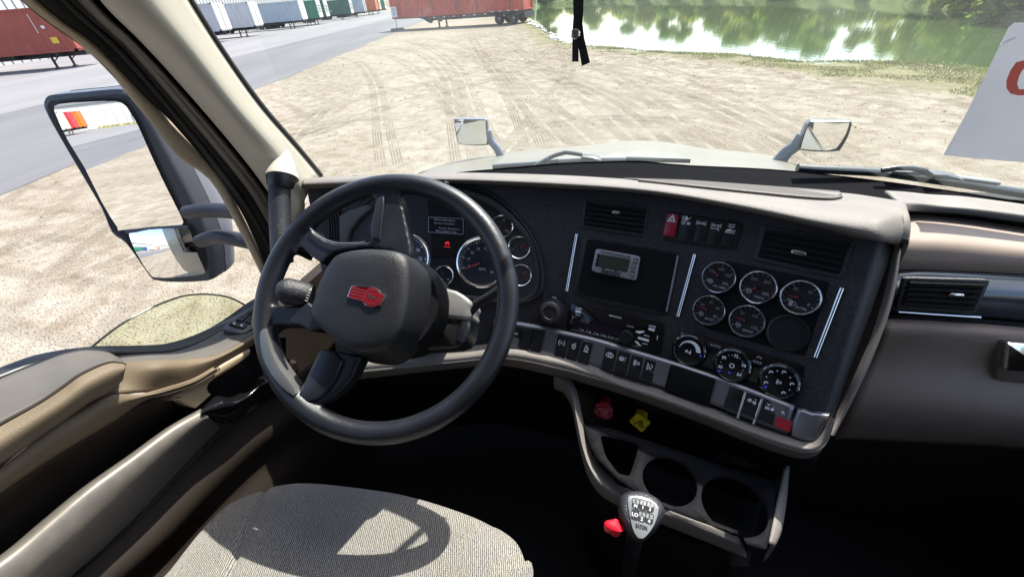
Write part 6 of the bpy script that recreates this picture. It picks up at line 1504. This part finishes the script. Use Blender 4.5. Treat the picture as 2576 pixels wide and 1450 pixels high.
# hub
F_ = [(225,95),(300,50),(450,28),(620,38),(700,90),(720,220),(700,420),(640,580),(540,670),(400,690),(290,650),(150,530),(85,440),(110,350),(150,230)]
Bk = [(270,120),(340,80),(500,50),(735,78),(830,140),(897,225),(868,460),(790,650),(700,745),(600,765),(440,735),(270,610),(190,500),(200,390),(220,260)]
pf = Pl(WC + WN*.036, WN); fo = pf.hits(splp(Z('B3', *F_), 3, True)); pbk = Pl(WC - WN*.045, WN); bo = pbk.hits(splp(Z('B3', *Bk), 3, True))
hb = bmesh.new(); fc = sum(fo, Vector())/len(fo); rings = []
for s, h_ in ((.3,.006),(.6,.0052),(.8,.0035),(.92,.0005),(.98,-.004)): rings.append([hb.verts.new(fc + (p - fc)*s + WN*h_) for p in fo])
rings.append([hb.verts.new(p - WN*.010) for p in fo])
for t in (.4, .75, 1.0): rings.append([hb.verts.new((p - WN*.010).lerp(q, t)) for p, q in zip(fo, bo)])
for a, b in zip(rings, rings[1:]):
    for i in range(len(a)): hb.faces.new((a[i], a[(i+1) % len(a)], b[(i+1) % len(a)], b[i]))
hb.faces.new(rings[0]); hb.faces.new(rings[-1]); frombm('airbag_cover', hb, AIR, sw, 38)
# badge
bpl = Pl(WC + WN*.0425, WN); n = WN
def circ(c, r_, a0, a1, k): return [(c[0] + r_*math.cos(R(lerp(a0, a1, i/k))), c[1] + r_*math.sin(R(lerp(a0, a1, i/k)))) for i in range(k+1)]
ol = [(255,600),(270,540),(330,370),(395,235),(440,225),(900,352)] + circ((1065,605), 330, -130, -50, 8) + [(1380,490),(1485,500),(1500,590),(1440,740),(1350,890),(1245,865)] + circ((1065,605), 335, 52, 150, 10) + [(740,720)]
badge = prism('badge', bpl.hits(Z('D8', *ol)), n, -.002, .0028, CHR, sw, .0006, 2)
il = [(cx_*.955 + .045*850, cy_*.955 + .045*580) for cx_, cy_ in ol]
prism('badge_enamel', bpl.hits(Z('D8', *il)), n, .0029, .0032, REDB, badge)
pm = Marks()
for a, b in (((385,285),(850,410)),((330,375),(790,500)),((290,480),(750,600)),((262,595),(735,725))): pm.line(bpl.hit(Z('D8', a)), bpl.hit(Z('D8', b)), .0011, n, .0036)
cc = bpl.hit(Z('D8', (1060,605))); xx = (bpl.hit(Z('D8', (1300,662))) - cc).normalized(); yy = n.cross(xx); pm.arc(cc, xx, yy, (bpl.hit(Z('D8', (1300,605))) - cc).length, 0, 6.2832, .0012, n, .0036, 32)
dn = -yy if yy.dot(yu) > 0 else yy
pm.text('K', cc + xx*.0045 + dn*.001, dn, xx, .0068, n, .0037, .05); pm.text('W', cc - xx*.0040 - dn*.001, dn, xx, .0065, n, .0037, .05)
for q in ((1420,600),(1405,700),(1345,800)):
    c = bpl.hit(Z('D8', q))
    for a, b in (((-1,-1),(1,-1)),((1,-1),(1,1)),((-1,-1),(-1,.3))): pm.line(c + (xx*a[0] + dn*a[1])*.0016, c + (xx*b[0] + dn*b[1])*.0016, .0007, n, .0037)
pm.build('badge_lettering', CHR, badge)
pm = Marks(); pm.arc(pf.hit(Z('B3', (302,285))), xx, yy, .006, 1.0, 3.6, .0008, n, .0045, 8); pm.build('horn_mark', MARKD, sw)
# ---- steering column with stalks
scn = thing('steering_column', 'grey and black steering column shroud with a stalk on each side', 'steering column', WC - WN*.12)
cp = Pl(WC - WN*.075, WN)
prism('column_upper_shroud', cp.hits(splp(Z('A5', (1480,1060),(1590,1078),(1720,1105),(1820,1170),(1850,1215),(1830,1260),(1808,1345),(1530,1308),(1450,1280),(1440,1150)), 2, True)), WN, -.09, .0, GRY, scn, .008, 4)
prism('column_lower_shroud', Pl(WC - WN*.08, WN).hits(splp(Z('B3', (820,440),(1085,485),(1110,480),(1080,610),(1005,660),(770,675),(600,700),(650,500)), 2, True)), WN, -.08, .0, BLK2, scn, .008, 4)
cc = WC - WN*.10
tube('column_tube', [WC - WN*.03, WC - WN*.06, WC - WN*.14, WC - WN*.16, WC - WN*.4], [.085, .095, .09, .055, .05], PIT, scn, 28)  # upper end widened out of sight to fill gaps in the seat shadow
st1 = tube('turn_signal_stalk', [P(*Z('A5', (560,1155)), .72), P(*Z('A5', (520,1150)), .718)], [.020,.021], BLK2, scn, 24)
tube('stalk_grip', spl([P(*Z('A5', (325,1108)), .70), P(*Z('A5', (345,1110)), .70), P(*Z('A5', (430,1128)), .708), P(*Z('A5', (535,1152)), .716)], 3), [.013,.018,.021,.0225,.0225,.0225,.0225,.0225,.022,.020], BLK, st1, 24)
pm = Marks(); sc_ = P(*Z('A5', (522,1150)), .694); sn_ = (CAMP - sc_).normalized(); sx_ = (P(*Z('A5', (560,1160)), .694) - sc_).normalized(); sy_ = sn_.cross(sx_)
for k in range(5): pm.line(sc_ + sy_*(.011 - .005*k) - sx_*.002, sc_ + sy_*(.011 - .005*k) + sx_*.003, .001, sn_, .001)
pm.build('stalk_marks', MARK, st1)
tube('brake_stalk', [P(*Z('A5', (1830,1270)), .77), P(*Z('A5', (1900,1210)), .765), P(*Z('A5', (2010,1145)), .76), P(*Z('A5', (2080,1100)), .755)], [.011,.009,.009,.010], BLK2, scn, 14)
tube('tilt_lever', [P(*Z('B3', (1085,500)), .74), P(*Z('B3', (1060,560)), .735), P(*Z('B3', (1040,610)), .735)], [.008,.010,.009], MIRB, scn, 12)

# ---- pedals
def pedal(name, lab, px, f_, mat):
    o = thing('pedal', lab, 'pedal', on('f', f_, *cenpx(px)), 'floor pedals'); pl = Pl(on('f', f_, *cenpx(px)), -FT + UP*.8)
    prism('pedal_pad', pl.hits(rrect(px, .15, 3)), pl.n, -.012, 0, mat, o, .003)
    bm = bmesh.new()
    for i in range(6): 
        s = (i + .5)/6; add_tube(bm, [pl.hit(bil(px, s, .06)) + pl.n*.002, pl.hit(bil(px, s, .94)) + pl.n*.002], .004, 6)
    frombm('pedal_rib', bm, mat, o)
    tube('pedal_arm', [pl.p - pl.n*.01, pl.p + FT*.12 + UP*.14], .012, BLK2, o, 8)
PED = M('pedal_rubber', (.07,.07,.07), .6)
pedal('p', 'long ribbed accelerator pedal in the dark footwell', Z('D3', (515,620),(700,640),(640,1130),(380,1130)), .86, PED)
pedal('p', 'short square brake pedal left of the accelerator', Z('D3', (80,540),(330,520),(300,740),(70,730)), .90, PED)

# ---- seat
seat = thing('driver_seat', 'grey ribbed fabric driver seat cushion in patches of sun', 'seat', T(-.4, 0, 1.3))
opx = [(386,1450),(424,1408),(487,1330),(555,1262),(641,1221),(712,1203),(799,1201),(930,1214),(1023,1231),(1136,1266),(1230,1305),(1286,1341),(1312,1396),(1322,1450)]
ZS = 1.80
so_ = [on('z', ZS, *q) for q in opx]
back_pts = [T(-.11, -.05, ZS), T(-.115, -.20, ZS), T(-.20, -.30, ZS), T(-.42, -.32, ZS), T(-.64, -.30, ZS), T(-.72, -.20, ZS), T(-.725, -.05, ZS)]
ol = spl(so_ + back_pts, 5, True); c0 = T(-.41, .0, ZS)
hb = bmesh.new(); prof = []
for i in range(30): prof.append((i + 1) / 30.)
def seam(p):                      # valley along the two stitched seams that bound the centre panel
    t = toT(p); d = 1e9
    for (a, b) in SEAMS:
        ab = b - a; s = max(0, min(1, (t.xy - a).dot(ab)/ab.length_squared)); d = min(d, (t.xy - a - ab*s).length)
    return d
def sm_(q): return toT(on('z', ZS, *q)).xy
s1a, s1b = sm_(Z('B1', (715,55))), sm_(Z('B1', (530,690))); s2a, s2b, s2c = sm_(Z('B1', (2235,300))), sm_(Z('B1', (2105,440))), sm_(Z('B1', (1975,690)))
SEAMS = [(s1a, s1b + (s1b - s1a)*1.2), (s2a, s2b), (s2b, s2c + (s2c - s2b)*1.6)]
rings = []; cv = hb.verts.new(c0 + UP*.012)
for s in prof:
    rg = []
    for p in ol:
        q = c0 + (p - c0)*s; z = .022*(1 - s*s) - (.020*max(0, (s-.86)/.14)**2)
        d = seam(q); z -= .010*math.exp(-(d/.006)**2); t = toT(q)
        ctr = (t.x - (-.41)); z -= .010*math.exp(-(ctr/.17)**2) * (1 if s < .9 else 0.6); z += .008*math.sin(t.y*9)*.3
        rg.append(hb.verts.new(q + UP*z))
    rings.append(rg)
for s, h_ in ((1.012,-.035),(1.015,-.06),(1.0,-.10),(.97,-.15),(.9,-.2)): rings.append([hb.verts.new(c0 + (p - c0)*s + UP*h_) for p in ol])
k = len(ol)
for i in range(k): hb.faces.new((cv, rings[0][i], rings[0][(i+1) % k]))
for a, b in zip(rings, rings[1:]):
    for i in range(k): hb.faces.new((a[i], a[(i+1) % k], b[(i+1) % k], b[i]))
frombm('seat_cushion', hb, FAB, seat, 180)
prism('seat_base', [c0 + (p - c0)*.85 for p in ol[::4]], UP, 1.30 - ZS, -.16, PIT, seat)
prism('seat_backrest', [T(-.68,-.34,1.86), T(-.14,-.34,1.86), T(-.14,-.48,1.86), T(-.68,-.48,1.86)], UP, 0, .62, FAB, seat, .03)

# ---- hanging strap and paper sheet
stp = thing('hanging_strap', 'short black strap with a silver snap hanging in front of the pond', 'strap', P(1455, 80, .62))
SF = M('black_webbing', (.012,.011,.011), .8, bump=.8, bscale=500, dist=.001)
sn = (CAMP - P(1455, 80, .62)).normalized(); spl_ = Pl(P(1455, 80, .62), sn)
prism('strap_band', spl_.hits(Z('A3', (50,-420),(118,-420),(113,60),(108,130),(118,215),(150,350),(128,360),(104,369),(92,300),(80,235),(70,200),(60,140),(56,60))), sn, -.0015, .0015, SF, stp)
prism('strap_tail', spl_.hits(Z('A3', (58,90),(92,110),(92,200),(86,280),(86,346),(70,344),(50,347),(51,230),(53,150))), sn, .0018, .004, SF, stp)
lathe('snap_button', [(.0075,0),(.0072,.002),(.0055,.003),(.005,.0022),(0,.0022)], spl_.hit(Z('A3', (68,190))) + sn*.004, sn, CHR, stp, 28)
pap = thing('paper_sheet', 'white paper sheet with a red letter taped inside the right of the windshield', 'paper', on('f', 1.0, 2480, 250))
PAP = M('white_paper', (.80,.80,.81), .8, var=.08, vscale=9)
t_ = PAP.node_tree; b_ = t_.nodes['Principled BSDF']; o_ = [n for n in t_.nodes if n.type == 'OUTPUT_MATERIAL'][0]; tr_ = t_.nodes.new('ShaderNodeBsdfTranslucent'); tr_.inputs[0].default_value = (.80,.80,.81,1); mx_ = t_.nodes.new('ShaderNodeMixShader'); mx_.inputs[0].default_value = .4
t_.links.new(b_.outputs[0], mx_.inputs[1]); t_.links.new(tr_.outputs[0], mx_.inputs[2]); t_.links.new(mx_.outputs[0], o_.inputs[0])
n = -FT + UP*.35; pq = Pl(on('f', .98, 2480, 250), n); n = pq.n
prism('sheet', pq.hits([(2550,58),(2536,70),(2482,180),(2430,285),(2372,390),(2470,400),(2575,408),(2700,420),(2900,440),(2950,60)]), n, 0, .0006, PAP, pap)
ci = circ((2660,440), 185, 130, 232, 10)
pts = [(2576,338),(2530,350),(2498,395),(2476,450),(2476,495),(2500,525),(2540,534),(2576,534),(2600,532),(2600,480),(2576,500),(2545,500),(2535,470),(2545,430),(2560,400),(2576,380),(2600,372),(2600,338)]
prism('red_letter', pq.hits(Z('A3', *pts)), n, .0007, .001, M('orange_red_ink', (.62,.10,.06), .6), pap)
tube('paper_fold', [pq.hit(q) + n*.002 for q in Z('A3', (2440,250),(2470,235),(2520,212))], .002, PAP, pap, 6)
